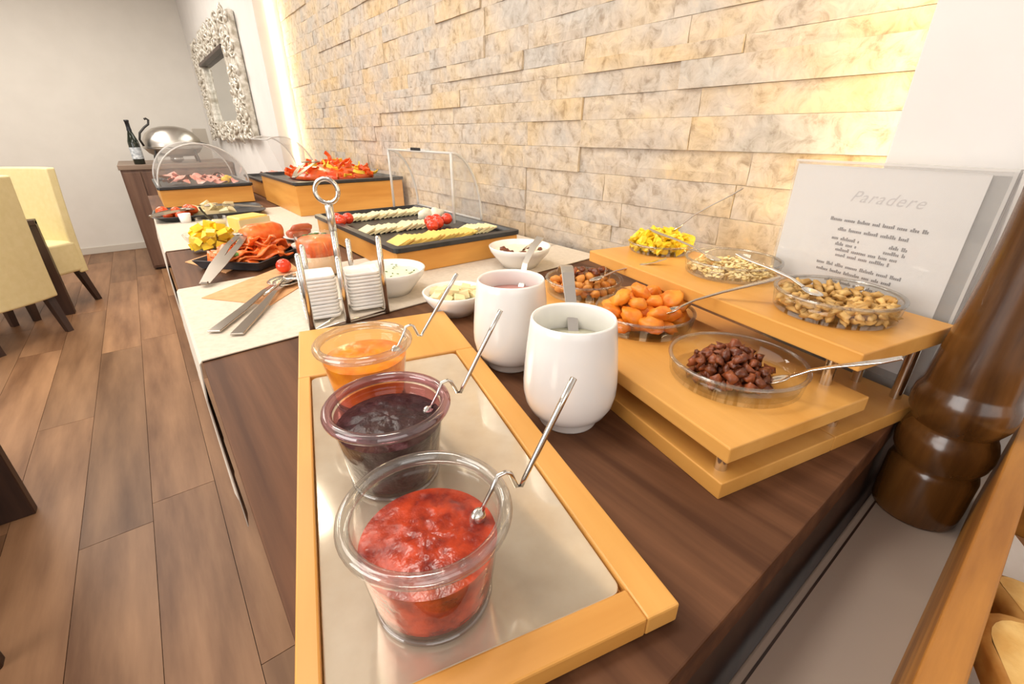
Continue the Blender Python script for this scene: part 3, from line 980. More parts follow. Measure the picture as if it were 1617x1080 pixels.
# ------------------------------------------------------------------ steel rack with stacked white dishes
rack = thing('dish_rack', 'polished steel rack with a ring handle behind the orange jam jar', 'rack', (0.222, 0.755, T + 0.003))
RX, RY = 0.222, 0.755
posts = [(0.148, 0.692, 0.126), (0.207, 0.705, 0.110), (0.277, 0.709, 0.132), (0.186, 0.825, 0.110), (0.262, 0.815, 0.112)]
for x, y, h in posts:
    MB().tube([(x - RX, y - RY, 0), (x - RX, y - RY, h * 0.5), (x - RX, y - RY, h - 0.003), (x - RX, y - RY, h)], [0.0048, 0.0048, 0.0048, 0.0024], 12).build('post', M['steel'], rack, smooth=True)
loop = [posts[i] for i in (0, 1, 2, 4, 3, 0)]
MB().tube([(x - RX, y - RY, 0.003) for x, y, h in loop], 0.0020, 8).build('base_wire', M['steel'], rack, smooth=True)
MB().tube([(0, 0, 0.0), (0, 0, 0.10), (0, 0, 0.175)], 0.0052, 14).build('centre_rod', M['steel'], rack, smooth=True)
MB().tube([(0, 0, 0.14), (0, 0, 0.18)], 0.0062, 14).build('sleeve', M['steel_satin'], rack, smooth=True)
MB().tube([(posts[0][0] - RX, posts[0][1] - RY, 0.003), (0, 0, 0.003), (posts[4][0] - RX, posts[4][1] - RY, 0.003)], 0.0020, 8).build('base_wire', M['steel'], rack, smooth=True)
rc = 0.201
rg = [(0.018 * math.cos(a) * 0.79, -0.018 * math.cos(a) * 0.61, rc + 0.018 * math.sin(a)) for a in [2 * PI * i / 28 for i in range(29)]]
MB().tube(rg, 0.0036, 10, caps=False).build('ring_handle', M['steel'], rack, smooth=True)

dm = MB()
q = rounded(-0.028, -0.028, 0.028, 0.028, 0.008, 4)
n = len(q)
vs, fs = [], []
for s, z in ((0.95, 0.0), (0.985, 0.0012), (1.0, 0.0056), (0.96, 0.0060), (0.92, 0.0035), (0.5, 0.002)):
    vs += [(x * s, y * s, z) for x, y in q]
for a in range(5):
    for i in range(n):
        fs.append((a * n + i, a * n + (i + 1) % n, (a + 1) * n + (i + 1) % n, (a + 1) * n + i))
fs += [tuple(range(n - 1, -1, -1)), tuple(range(5 * n, 6 * n))]
dmesh = MB().add(vs, fs).mesh('small_dish', M['ceramic'], True)
for nm, cx, cy, cnt in (('left', 0.183, 0.757, 12), ('right', 0.258, 0.755, 11)):
    for i in range(cnt):
        o = bpy.data.objects.new('small_dish', dmesh)
        o.location = (cx + random.uniform(-0.0008, 0.0008), cy + random.uniform(-0.0008, 0.0008), T + 0.0085 + i * 0.0059)
        o.rotation_euler = (0, 0, math.radians(-12) + random.uniform(-0.03, 0.03))
        COL.objects.link(o)
        tag(o, 'small square white dish in the %s stack inside the steel rack' % nm, 'dish', '%s stack of white dishes in the rack' % nm)

# ------------------------------------------------------------------ bowls
def bowl(cx, cy, r, h, label, z=T, mat='ceramic', base=0.55):
    b = thing('bowl', label, 'bowl', (cx, cy, z))
    out = [(0, 0.002), (r * base * 0.8, 0.0), (r * base, 0.001), (r * (base * 0.5 + 0.45), h * 0.35), (r * 0.94, h * 0.75), (r, h), (r - 0.002, h + 0.0012), (r - 0.0042, h)]
    inn = [(r * 0.93 - 0.004, h * 0.75), (r * (base * 0.5 + 0.43) - 0.004, h * 0.38), (r * base * 0.9, 0.006), (0, 0.005)]
    MB().lathe(out + inn, 40).build('body', M[mat], b, smooth=True)
    return b


def fill(parent, r, z, mat, lump, seed, name, label):
    n, R = 28, 8
    vs, fs = [(0, 0, z + lump)], []
    for a in range(1, R + 1):
        for i in range(n):
            x, y = r * a / R * math.cos(2 * PI * i / n), r * a / R * math.sin(2 * PI * i / n)
            vs.append((x, y, z + lump * (1 - (a / R) ** 2) + lump * 0.6 * noise.noise(Vector((x * 60, y * 60, seed)))))
    for i in range(n):
        fs.append((0, 1 + i, 1 + (i + 1) % n))
    for a in range(R - 1):
        for i in range(n):
            p, qq = 1 + a * n, 1 + (a + 1) * n
            fs.append((p + i, qq + i, qq + (i + 1) % n, p + (i + 1) % n))
    return MB().add(vs, fs).build(name, mat, parent, smooth=True, label=label)


b1 = bowl(0.328, 0.806, 0.070, 0.048, 'round white bowl of herb cream beside the steel rack', T + 0.003)
hc = fill(b1, 0.064, 0.036, M['cream'], 0.006, 1, 'herb_cream', 'pale cream flecked with green herbs')
hm = MB()
for i in range(26):
    a, d = random.uniform(0, 6.28), 0.05 * math.sqrt(random.random())
    hm.box((-0.0022, -0.0012, 0), (0.0022, 0.0012, 0.0008), Matrix.Translation((d * math.cos(a), d * math.sin(a), 0.0435)) @ Matrix.Rotation(a * 3, 4, 'Z'))
ho = hm.build('herb_flecks', M['green'], hc)
ho['kind'] = 'stuff'

b2 = bowl(0.648, 0.800, 0.072, 0.048, 'white bowl of muesli cream beside the wooden cheese box', T + 0.003)
fill(b2, 0.066, 0.036, M['cream'], 0.005, 3, 'muesli_cream', 'pale cream with dark pieces')
mb = [piece_mesh('dark_berry', M['raisin'], (0.008, 0.006, 0.005), i + 70, 0.5, 8, 5) for i in range(3)]
scatter('dark_berry', mb, [(0.055 * math.cos(a) * d, 0.055 * math.sin(a) * d, 0.041) for a, d in [(random.uniform(0, 6.28), random.uniform(0.3, 0.95)) for _ in range(11)]],
        (0.648, 0.800, T + 0.003), 'dark dried berry on the muesli cream', 'berry', 'dark berries in the muesli bowl', 0.6)
teaspoon((0.635, 0.775, T + 0.043), (0.560, 0.640, 1.000), 'steel spoon leaning out of the muesli cream bowl', 0.010)

b3 = bowl(0.375, 0.640, 0.056, 0.040, 'low white bowl of pale cheese cubes behind the white pots', T)
fill(b3, 0.050, 0.027, M['cream'], 0.004, 6, 'brine', 'pale creamy dressing')
cm = MB().box((-0.008, -0.008, -0.006), (0.008, 0.008, 0.006)).mesh('cheese_cube', M['cheese_pale'])
cc = pile(17, 0.049, 0.0095, 0.62, 0.3)
scatter('cheese_cube', [cm], cc, (0.375, 0.640, T + 0.028), 'pale white cheese cube in the low white bowl', 'cheese', 'cheese cubes in the low white bowl', 0.4)

# ------------------------------------------------------------------ wooden display boxes with black trays
def display_box(x0, y0, x1, y1, h, label, rz=0.0):
    cx, cy = (x0 + x1) / 2, (y0 + y1) / 2
    a, b = (x1 - x0) / 2, (y1 - y0) / 2
    d = thing('display_box', label, 'display box', (cx, cy, T + 0.0035), rz)
    t = 0.012
    MB().box((-a, -b, 0), (a, -b + t, h)).build('side_panel', M['oak_box'], d, bevel=0.001)
    MB().box((-a, b - t, 0), (a, b, h)).build('side_panel', M['oak_box'], d, bevel=0.001)
    MB().box((-a, -b + t, 0), (-a + t, b - t, h)).build('side_panel', M['oak_box'], d, bevel=0.001)
    MB().box((a - t, -b + t, 0), (a, b - t, h)).build('side_panel', M['oak_box'], d, bevel=0.001)
    e = 0.007
    m = MB()
    o = rounded(-a - e, -b - e, a + e, b + e, 0.014, 4)
    i1 = rounded(-a + 0.008, -b + 0.008, a - 0.008, b - 0.008, 0.012, 4)
    i2 = rounded(-a + 0.016, -b + 0.016, a - 0.016, b - 0.016, 0.012, 4)
    n = len(o)
    vs = [(x, y, h + 0.000) for x, y in i1] + [(x, y, h + 0.002) for x, y in o] + [(x, y, h + 0.012) for x, y in o] + [(x, y, h + 0.014) for x, y in i1] + [(x, y, h + 0.001) for x, y in i2]
    fs = []
    for k in range(4):
        for i in range(n):
            fs.append((k * n + i, k * n + (i + 1) % n, (k + 1) * n + (i + 1) % n, (k + 1) * n + i))
    fs.append(tuple(range(4 * n, 5 * n)))
    m.add(vs, fs).build('tray', M['black'], d, bevel=0.001)
    return d, (cx, cy, T + h + 0.0055)


def arc_pts(rx, rz, a0, a1, n):
    return [(rx * math.cos(a0 + (a1 - a0) * i / n), rz * math.sin(a0 + (a1 - a0) * i / n)) for i in range(n + 1)]


def roll_cover(cx, y0, y1, z, rx, rz, a0, a1, label, tagplate=False):
    """Clear roll-top: cylinder shell with axis along the box, two end panels, light edge frame."""
    o = thing('roll_top_cover', label, 'cover', (cx, (y0 + y1) / 2, z))
    hy = (y1 - y0) / 2
    A = arc_pts(rx, rz, a0, a1, 22)
    t = 0.985
    vs = [(x, -hy, zz) for x, zz in A] + [(x, hy, zz) for x, zz in A]
    n = len(A)
    MB().add(vs, [(i, i + 1, n + i + 1, n + i) for i in range(n - 1)]).build('shell', M['acrylic'], o, smooth=True)
    for yy in (-hy, hy):
        MB().add([(0, yy, 0)] + [(x, yy, zz) for x, zz in A], [(0, i, i + 1) for i in range(1, n)]).build('end_panel', M['acrylic'], o)
        MB().tube([(x, yy, zz) for x, zz in A], 0.0035, 6).build('edge_frame', M['acrylic_edge'], o, smooth=True)
    for x, zz in (A[0], A[-1]):
        MB().tube([(x, -hy, zz), (x, hy, zz)], 0.0035, 6).build('edge_frame', M['acrylic_edge'], o, smooth=True)
    if abs(a1 - a0) < 2.5:
        x, zz = A[-1] if a1 <= PI / 2 + 0.3 else A[0]
        for yy in (-hy, hy):
            MB().tube([(0, yy, 0), (x, yy, zz)], 0.004, 6).build('mouth_frame', M['acrylic_edge'], o, smooth=True)
    if tagplate:
        MB().box((-0.002, -0.055, rz + 0.001), (0.014, 0.055, rz + 0.006)).build('handle_bar', M['acrylic_edge'], o, bevel=0.001)
        g = MB()
        rng = random.Random(3)
        y = -0.03
        while y < 0.03:
            ww = rng.uniform(0.003, 0.006)
            g.box((-0.003, y, rz + 0.0015), (-0.002, y + ww, rz + 0.009))
            y += ww + 0.0012
        g.build('brand_print', M['foil'], o)
    return o


# box with cheeses (nearest)
bx, c3 = display_box(0.388, 0.898, 0.718, 1.460, 0.048, 'nearest wooden display box with a black tray of cheeses')
roll_cover(0.632, 1.060, 1.440, T + 0.0665, 0.088, 0.174, 0.0, PI / 2, 'open clear roll-top cover standing on the nearest cheese box', True)
slm = [MB().box((-0.0018, -0.030, -0.0), (0.0018, 0.030, 0.040)).mesh('cheese_slice', M['cheese'])]
slp = [MB().box((-0.0018, -0.028, -0.0), (0.0018, 0.028, 0.036)).mesh('cheese_slice', M['cheese_pale'])]


def slices(meshes, x0, x1, y, z, n, label, group, lean=1.22, cat='cheese', name='cheese_slice', skew=0.0):
    for i in range(n):
        o = bpy.data.objects.new(name, random.choice(meshes))
        q = i / max(1, n - 1)
        o.location = (x0 + (x1 - x0) * q, y + skew * q + random.uniform(-0.003, 0.003), z)
        o.rotation_euler = (0, lean + random.uniform(-0.08, 0.08), random.uniform(-0.06, 0.06))
        COL.objects.link(o)
        tag(o, label, cat, group)


zc = c3[2] + 0.001
slices(slm, 0.405, 0.585, 0.965, zc, 15, 'yellow cheese slice in the front row of the nearest box', 'yellow cheese slices in the front row')
slices(slp, 0.600, 0.665, 0.985, zc, 7, 'pale cheese slice at the right end of the front row', 'pale slices right of the front row')
slices(slp, 0.400, 0.560, 1.140, zc, 12, 'pale cheese slice in the middle row of the nearest box', 'pale cheese slices in the middle row')
slices(slp, 0.430, 0.670, 1.350, zc, 18, 'pale cheese slice in the back row of the nearest box', 'pale cheese slices in the back row')
tmesh = MB().ell((0, 0, 0), (0.016, 0.016, 0.0155), u=16, v=10).mesh('tomato', M['tomato'], True, True)
for i, (x, y) in enumerate(((0.560, 1.05), (0.590, 1.075), (0.610, 1.12), (0.640, 1.115), (0.585, 1.11))):
    o = bpy.data.objects.new('cherry_tomato', tmesh)
    o.location = (x, y, zc + 0.016)
    COL.objects.link(o)
    tag(o, 'red cherry tomato in the middle of the nearest cheese box', 'tomato', 'cherry tomatoes amid the cheeses')
for i, (x, y) in enumerate(((0.398, 1.27), (0.400, 1.31), (0.425, 1.29))):
    o = bpy.data.objects.new('cherry_tomato', tmesh)
    o.location = (x, y, zc + 0.016)
    COL.objects.link(o)
    tag(o, 'red cherry tomato at the left edge of the nearest cheese box', 'tomato', 'cherry tomatoes at the left edge')
for i, (x, y) in enumerate(((0.620, 1.20), (0.650, 1.19))):
    o = MB().ell((0, 0, 0), (0.022, 0.018, 0.018), u=12, v=8, jit=0.4, seed=i).build('soft_cheese_ball', M['cream'], smooth=True)
    o.location = (x, y, zc + 0.018)
    tag(o, 'white soft cheese lump behind the red cherry tomatoes', 'cheese', 'white soft cheese lumps behind the tomatoes')

# tall box with pepper salad
b2x, c2 = display_box(0.434, 1.84, 0.855, 2.42, 0.108, 'tall wooden display box heaped with red and orange peppers')
pmz = []
for i in range(4):
    pts = [(0.030 * math.cos(a), 0.030 * math.sin(a), 0.004 * math.sin(a * 3)) for a in [0.3 + i * 0.25 + 1.6 * k / 6 for k in range(7)]]
    pts = [(x - 0.02, y - 0.02, z) for x, y, z in pts]
    pmz.append(MB().strip(pts, 0.012, 0.005, (0, 0, 1)).mesh('pepper_strip', M['pepper_red'] if i < 3 else M['pepper_yel']))
base = (c2[0] + 0.02, c2[1], c2[2] + 0.006)
cc = []
for i in range(75):
    a, d = random.uniform(0, 6.28), math.sqrt(random.random())
    cc.append((0.175 * d * math.cos(a), 0.23 * d * math.sin(a), 0.004 + 0.062 * (1 - d * d) * random.uniform(0.75, 1.0)))
scatter('pepper_strip', pmz, cc, base, 'red or orange pepper strip heaped on the tall wooden box', 'pepper', 'pepper strips on the tall box', 0.55, (0.9, 1.3))
core = MB().lathe([(0, 0), (0.165, 0), (0.155, 0.016), (0.12, 0.034), (0.07, 0.046), (0, 0.052)], 24, sy=1.35).build('chopped_pepper_salad', M['pepper_red'], smooth=True)
core.location = (c2[0] + 0.015, c2[1], c2[2] + 0.002)
core['kind'] = 'stuff'
tag(core, 'dense mass of chopped peppers under the strips on the tall box', 'salad')


def tongs(base, d, L, open_, label, z_rise=0.02, mat='steel_dark', wid=0.016, sp=0.02, cat='tongs'):
    """Two flat arms joined at the handle end; base = handle end, d = unit direction to the tips."""
    o = thing('serving_tongs', label, cat, base)
    dv = Vector((d[0], d[1], 0)).normalized()
    sv = Vector((-dv.y, dv.x, 0))
    for s in (-1, 1):
        pts = [dv * 0.0 + sv * s * 0.002 + Vector((0, 0, 0.006)), dv * L * 0.3 + sv * s * sp * 0.6 + Vector((0, 0, 0.008 + z_rise * 0.3)), dv * L * 0.7 + sv * s * sp + Vector((0, 0, 0.008 + z_rise * 0.7)), dv * L + sv * s * open_ + Vector((0, 0, 0.004 + z_rise))]
        a = MB().strip(pts, [wid * 0.8, wid, wid * 0.75, wid * 0.8], 0.0016, (sv * 0.35 + Vector((0, 0, 1))) if wid < 0.015 else sv).build('arm', M[mat], o, bevel=0.0005)
        MB().ell(tuple(pts[-1]), (0.019, 0.013, 0.004), Matrix.Identity(4), 12, 6).build('scoop', M[mat], a, smooth=True)
    MB().tube([sv * -0.006 + Vector((0, 0, 0.006)), sv * 0.006 + Vector((0, 0, 0.006))], 0.004, 8).build('hinge', M[mat], o)
    return o


tongs((0.450, 1.90, c2[2] + 0.018), (0.55, 0.8), 0.20, 0.02, 'dark steel tongs lying on the pepper salad', 0.045)

# far boxes with domes
b1x, c1 = display_box(0.044, 2.42, 0.386, 2.94, 0.068, 'far wooden display box of cold meats under a closed dome')
roll_cover(0.215, 2.44, 2.90, T + 0.083, 0.168, 0.165, 0.0, PI, 'closed clear dome cover over the far box of cold meats')
hmesh = []
for i in range(3):
    pts = [(0.035 * math.cos(a), 0.02 * math.sin(a) * (1 if k % 2 else 0.8), 0.010 + 0.008 * math.sin(a * 2 + i)) for k, a in enumerate([2 * PI * k / 9 for k in range(9)])]
    hmesh.append(MB().add([(0, 0, 0.012)] + pts, [(0, 1 + k, 1 + (k + 1) % 9) for k in range(9)]).mesh('meat_slice', M['ham'], True))
cc = [(random.uniform(-0.13, 0.13), random.uniform(-0.22, 0.20), random.uniform(0.004, 0.02)) for i in range(34)]
scatter('meat_slice', hmesh, cc, (c1[0], c1[1], c1[2]), 'folded pink cold meat slice under the far closed dome', 'meat', 'cold meat slices under the closed dome', 0.3)
for i, (x, y) in enumerate(((0.30, 2.50), (0.315, 2.54))):
    o = MB().ell((0, 0, 0), (0.018, 0.016, 0.016), u=10, v=7, jit=0.5, seed=i).build('yellow_pepper_piece', M['pepper_yel'], smooth=True)
    o.location = (x, y, c1[2] + 0.022)
    tag(o, 'yellow pepper garnish at the right under the closed dome', 'garnish', 'yellow garnish under the closed dome')

b4x, c4 = display_box(0.450, 2.50, 0.800, 2.96, 0.068, 'farthest wooden display box behind the tall pepper box')
roll_cover(0.565, 2.53, 2.90, T + 0.083, 0.15, 0.19, 0.0, PI * 0.62, 'half open clear cover at the far end behind the pepper box')
cc = [(random.uniform(-0.13, 0.13), random.uniform(-0.18, 0.18), random.uniform(0.004, 0.016)) for i in range(16)]
scatter('meat_slice', hmesh, cc, (c4[0], c4[1], c4[2]), 'folded pink cold meat slice in the farthest box', 'meat', 'cold meat slices in the farthest box', 0.3)

# black platter with cheeses and tomatoes in front of the dome
pl = thing('platter', 'long black platter of cheese and tomatoes in front of the domes', 'platter', (0.175, 2.10, T), math.radians(-3))
m = MB()
n = len(rounded(-0.18, -0.14, 0.18, 0.14, 0.05, 5))
vs = []
for s, z in ((0.80, 0.0), (1.0, 0.022), (0.97, 0.023), (0.80, 0.006)):
    vs += [(x * s, y * s, z) for x, y in rounded(-0.18, -0.14, 0.18, 0.14, 0.05, 5)]
fs = [(k * n + i, k * n + (i + 1) % n, (k + 1) * n + (i + 1) % n, (k + 1) * n + i) for k in range(3) for i in range(n)]
fs += [tuple(range(n - 1, -1, -1)), tuple(range(3 * n, 4 * n))]
m.add(vs, fs).build('body', M['black'], pl, auto=30)
tm2 = MB().ell((0, 0, 0), (0.018, 0.018, 0.015), u=12, v=8).mesh('tomato_half', M['pepper_red'], True, True)
scatter('tomato_half', [tm2], [(x, y, z) for x, y, z in pile(11, 0.07, 0.017, 0.8, 0.2)], (0.075, 2.06, T + 0.008), 'orange red tomato piece at the left of the long black platter', 'tomato', 'tomato pieces on the long platter', 0.4)
chm = MB().prism([(-0.022, -0.015), (0.022, 0.0), (-0.022, 0.015)], -0.009, 0.009).mesh('cheese_wedge', M['cheese_pale'])
scatter('cheese_wedge', [chm], [(x, y, z) for x, y, z in pile(22, 0.085, 0.017, 0.62, 0.2)], (0.185, 2.09, T + 0.008), 'pale yellow cheese wedge heaped on the long black platter', 'cheese', 'cheese wedges on the long platter', 0.5)
tongs((0.335, 1.995, T + 0.024), (-0.75, 0.30), 0.17, 0.016, 'steel tongs lying across the long black platter', 0.016)
tongs((-0.010, 1.985, T + 0.024), (0.9, 0.35), 0.12, 0.010, 'steel tongs poking out over the counter edge from the long platter', 0.012, wid=0.010)
rk = MB().lathe([(0, 0), (0.016, 0), (0.019, 0.030), (0.0175, 0.030), (0.015, 0.004), (0, 0.004)], 24).build('ramekin', M['ceramic'], smooth=True)
rk.location = (0.083, 1.965, T + 0.003)
tag(rk, 'tiny white ramekin in front of the long black platter', 'ramekin')

# pineapple bowl
gb = bowl(0.104, 1.44, 0.062, 0.045, 'clear glass bowl of yellow pineapple chunks at the counter edge', T + 0.002, 'glass', 0.6)
pc = [MB().box((-0.011, -0.009, -0.008), (0.011, 0.009, 0.008)).mesh('pineapple_chunk', M['mango']), MB().prism([(-0.012, -0.010), (0.012, -0.006), (0.004, 0.012)], -0.008, 0.008).mesh('pineapple_chunk', M['mango'])]
cc = pile(44, 0.056, 0.0115, 0.78, 0.5)
scatter('pineapple_chunk', pc, cc, (0.104, 1.44, T + 0.009), 'yellow pineapple chunk in the clear glass bowl', 'pineapple', 'pineapple chunks in the glass bowl', 0.6)

# cheese block and small pieces
cb = thing('cheese_block', 'big yellow cheese wedge with a pale rind behind the salmon', 'cheese', (0.215, 1.57, T + 0.004), 0.5)
MB().prism([(-0.05, -0.035), (0.045, -0.04), (0.055, 0.035), (-0.03, 0.045)], 0.0, 0.060).build('body', M['cheese'], cb, bevel=0.005, seg=3)
MB().prism([(-0.052, -0.037), (0.047, -0.042), (0.0472, -0.040), (-0.0518, -0.0345)], 0.0, 0.055).build('rind', M['cheese_pale'], cb)
cb2 = thing('cheese_cup', 'glass cup of white cheese with a black spoon behind the pineapple', 'cup', (0.135, 1.66, T + 0.003))
MB().lathe([(0, 0), (0.034, 0), (0.042, 0.052), (0.040, 0.052), (0.033, 0.004), (0, 0.004)], 28).build('body', M['glass'], cb2, smooth=True)
MB().lathe([(0, 0.005), (0.032, 0.005), (0.038, 0.040), (0, 0.046)], 24).build('white_cheese', M['cheese_pale'], cb2, smooth=True)
MB().tube([(0.0, 0.0, 0.04), (-0.02, -0.03, 0.075), (-0.025, -0.04, 0.088)], 0.003, 8).build('spoon_handle', M['black_iron'], cb2, smooth=True)

# orange napkins
o = MB().prism([(0.030, 0.99), (0.124, 0.868), (0.228, 0.985), (0.228, 1.155)], T + 0.0032, T + 0.0048).build('napkin', M['napkin'])
tag(o, 'orange paper napkin on the near runner beneath the steel servers', 'napkin')
o = MB().prism([(0.030, 1.335), (0.094, 1.165), (0.170, 1.27), (0.130, 1.430)], T + 0.0004, T + 0.0020).build('napkin', M['napkin'])
tag(o, 'orange paper napkin under the pineapple bowl and salmon tray', 'napkin')

# salmon tray
st = thing('slate_tray', 'black square tray of sliced smoked salmon', 'tray', (0.165, 1.245, T + 0.0025), math.radians(44))
o4 = rounded(-0.095, -0.085, 0.095, 0.085, 0.006, 3)
n = len(o4)
vs = []
for s, z in ((0.88, 0.0), (1.0, 0.020), (0.97, 0.0205), (0.87, 0.007)):
    vs += [(x * s, y * s, z) for x, y in o4]
fs = [(k * n + i, k * n + (i + 1) % n, (k + 1) * n + (i + 1) % n, (k + 1) * n + i) for k in range(3) for i in range(n)]
fs += [tuple(range(n - 1, -1, -1)), tuple(range(3 * n, 4 * n))]
MB().add(vs, fs).build('body', M['slate'], st, auto=30)
sal = []
for i in range(4):
    nx, ny = 8, 3
    vs, fs = [], []
    for a in range(nx + 1):
        for b in range(ny + 1):
            x, y = -0.042 + 0.084 * a / nx, -0.017 + 0.034 * b / ny
            vs.append((x, y + 0.006 * math.sin(a * 0.9 + i), 0.006 * math.sin(a * 1.1 + i * 2 + b) + 0.004 * math.sin(b * 2.0)))
    for a in range(nx):
        for b in range(ny):
            q = a * (ny + 1) + b
            fs.append((q, q + ny + 1, q + ny + 2, q + 1))
    sal.append(MB().add(vs, fs).mesh('salmon_slice', M['salmon'], True))
cc = []
for i in range(24):
    a, d = random.uniform(0, 6.28), 0.068 * math.sqrt(random.random())
    cc.append((d * math.cos(a), d * math.sin(a), 0.012 + 0.0016 * i * (1 - d / 0.1)))
scatter('salmon_slice', sal, cc, (0.165, 1.245, T + 0.008), 'folded orange smoked salmon slice on the black square tray', 'salmon', 'salmon slices on the black tray', 0.35, (0.9, 1.15))
for o in [x for x in COL.objects if x.name.startswith('salmon_slice')]:
    md = o.modifiers.new('thick', 'SOLIDIFY')
    md.thickness = 0.003
ro = thing('salmon_roll', 'thick rolled orange salmon on top of the sliced salmon', 'salmon', (0.205, 1.300, T + 0.050), 0.3)
sp = [((0.006 + 0.0022 * k) * math.cos(k * 0.5), (0.006 + 0.0022 * k) * math.sin(k * 0.5)) for k in range(14)]
m = MB()
m.tube([(-0.045, 0, 0), (-0.03, 0, 0.004), (0.03, 0, 0.004), (0.045, 0, 0)], [0.022, 0.027, 0.027, 0.022], 16)
m.build('roll', M['salmon'], ro, smooth=True)
MB().tube([(0.0452, y, z) for y, z in sp if math.hypot(y, z) < 0.022], 0.0016, 5).build('spiral_end', M['ham'], ro)
lf = MB().ell((0, 0, 0), (0.016, 0.012, 0.004), u=10, v=6, jit=0.8).build('herb_leaf', M['green'], smooth=True)
lf.location = (0.125, 1.185, T + 0.036)
tag(lf, 'small green herb leaf on the near edge of the salmon', 'herb')

tongs((0.045, 1.065, T + 0.0055), (0.36, 0.70), 0.26, 0.006, 'wide steel tongs leaning on the salmon tray', 0.050, wid=0.021, sp=0.012)

# pair of servers on the near runner
def server(base, d, L, label, w, fork=False):
    s = thing('serving_spoon', label, 'spoon', base, math.atan2(d[1], d[0]))
    MB().strip([(0, 0, 0.003), (L * 0.3, 0, 0.005), (L * 0.62, 0, 0.011), (L * 0.76, 0, 0.008)], [w, w * 0.9, w * 0.5, w * 0.55], 0.0028, (0, 1, 0)).build('handle', M['steel_server'], s, bevel=0.001)
    MB().lathe([(0, 0.0), (0.018, 0.002), (0.026, 0.008), (0.0245, 0.009), (0.016, 0.0035), (0, 0.0018)], 24, c=(L * 0.87, 0, 0.001), sx=1.35).build('bowl', M['steel_server'], s, smooth=True)


server((0.052, 0.752, T + 0.0035), (0.42, 0.74), 0.30, 'steel serving spoon on the runner, nearer the wooden board', 0.020)
server((0.026, 0.785, T + 0.0040), (0.47, 0.66), 0.29, 'steel serving spoon on the runner, nearer the counter edge', 0.020)
loopm = thing('wire_server', 'round steel wire server lying on the orange napkin', 'server', (0.205, 0.985, T + 0.014), 0.3)
MB().tube([(0.030 * math.cos(a), 0.022 * math.sin(a), 0.004) for a in [2 * PI * i / 24 for i in range(25)]], 0.0026, 8, caps=False).build('loop', M['steel'], loopm, smooth=True)
MB().tube([(-0.030, 0, 0.004), (-0.06, -0.02, 0.0), (-0.1, -0.045, -0.003)], 0.0026, 8).build('handle', M['steel'], loopm, smooth=True)

# glass of layered dip, tomato, salt ramekin, sausages, parsley
dg = thing('dip_glass', 'glass of orange layered dip behind the steel rack', 'glass', (0.262, 1.02, T + 0.003))
MB().lathe([(0, 0), (0.040, 0), (0.042, 0.004), (0.044, 0.088), (0.0425, 0.088), (0.0405, 0.005), (0, 0.004)], 32).build('body', M['glass'], dg, smooth=True)
MB().lathe([(0, 0.0045), (0.040, 0.0055), (0.0415, 0.045), (0, 0.046)], 28).build('beige_layer', M['dip'], dg, smooth=True, label='beige lower layer')
MB().lathe([(0, 0.0455), (0.0415, 0.0455), (0.0422, 0.074), (0.036, 0.080), (0, 0.082)], 28).build('orange_layer', M['salmon'], dg, smooth=True, label='orange upper layer')
o = bpy.data.objects.new('cherry_tomato', tmesh)
o.location = (0.197, 1.075, T + 0.020)
COL.objects.link(o)
tag(o, 'single red cherry tomato on the orange napkin beside the servers', 'tomato')
rb = bowl(0.288, 1.235, 0.034, 0.028, 'small white ramekin between the salmon tray and the dip glass', T, base=0.7)
fill(rb, 0.031, 0.022, M['cream'], 0.008, 12, 'white_cheese', 'lumpy white cheese')
sgm = MB().tube([(-0.03, 0, 0), (-0.022, 0.003, 0.002), (0, 0.006, 0.003), (0.022, 0.003, 0.002), (0.03, 0, 0)], [0.006, 0.0105, 0.011, 0.0105, 0.006], 10).mesh('sausage', M['sausage'], True)
sgp = thing('sausage_plate', 'small white plate of little red sausages behind the salmon', 'plate', (0.335, 1.44, T + 0.001))
MB().lathe([(0, 0), (0.035, 0), (0.055, 0.010), (0.054, 0.0115), (0.034, 0.003), (0, 0.003)], 32).build('body', M['ceramic'], sgp, smooth=True)
for i, (x, y, z, a) in enumerate(((0.322, 1.43, 0.0155, 0.4), (0.340, 1.455, 0.0155, 0.6), (0.335, 1.438, 0.031, 0.2), (0.318, 1.46, 0.0155, 0.7))):
    o = bpy.data.objects.new('sausage', sgm)
    o.location = (x, y, T + z)
    o.rotation_euler = (0, 0, a)
    COL.objects.link(o)
    tag(o, 'short red brown sausage on the small white plate', 'sausage', 'sausages on the small plate')
pg = MB()
for i in range(30):
    a, d = random.uniform(0, 6.28), 0.03 * math.sqrt(random.random())
    pg.ell((d * math.cos(a), d * math.sin(a), 0.008 + 0.014 * random.random()), (0.009, 0.007, 0.003), None, 6, 4)
po = pg.build('parsley', M['green'], smooth=True)
po.location = (0.352, 1.365, T)
po['kind'] = 'stuff'
tag(po, 'tuft of green parsley on the counter beside the cheese box', 'herb')

# ------------------------------------------------------------------ sideboard at the far wall, bottle, chafing dish, mirror
sb = thing('sideboard', 'dark brown wooden sideboard at the far end of the room', 'sideboard', (-0.133, 5.40, 0))
MB().box((-0.01, -0.015, 0.895), (0.875, 0.90, 0.935)).build('top', M['sideboard_top'], sb, bevel=0.003)
MB().box((0.0, 0.0, 0.02), (0.87, 0.89, 0.895)).build('carcass', M['sideboard'], sb, bevel=0.002)
MB().box((0.02, 0.03, 0.0), (0.85, 0.86, 0.02)).build('plinth', M['leg'], sb)
for a, b in ((0.012, 0.135), (0.145, 0.86)):
    MB().box((a, -0.012, 0.04), (b, 0.0, 0.875)).build('end_panel', M['sideboard'], sb, bevel=0.003)

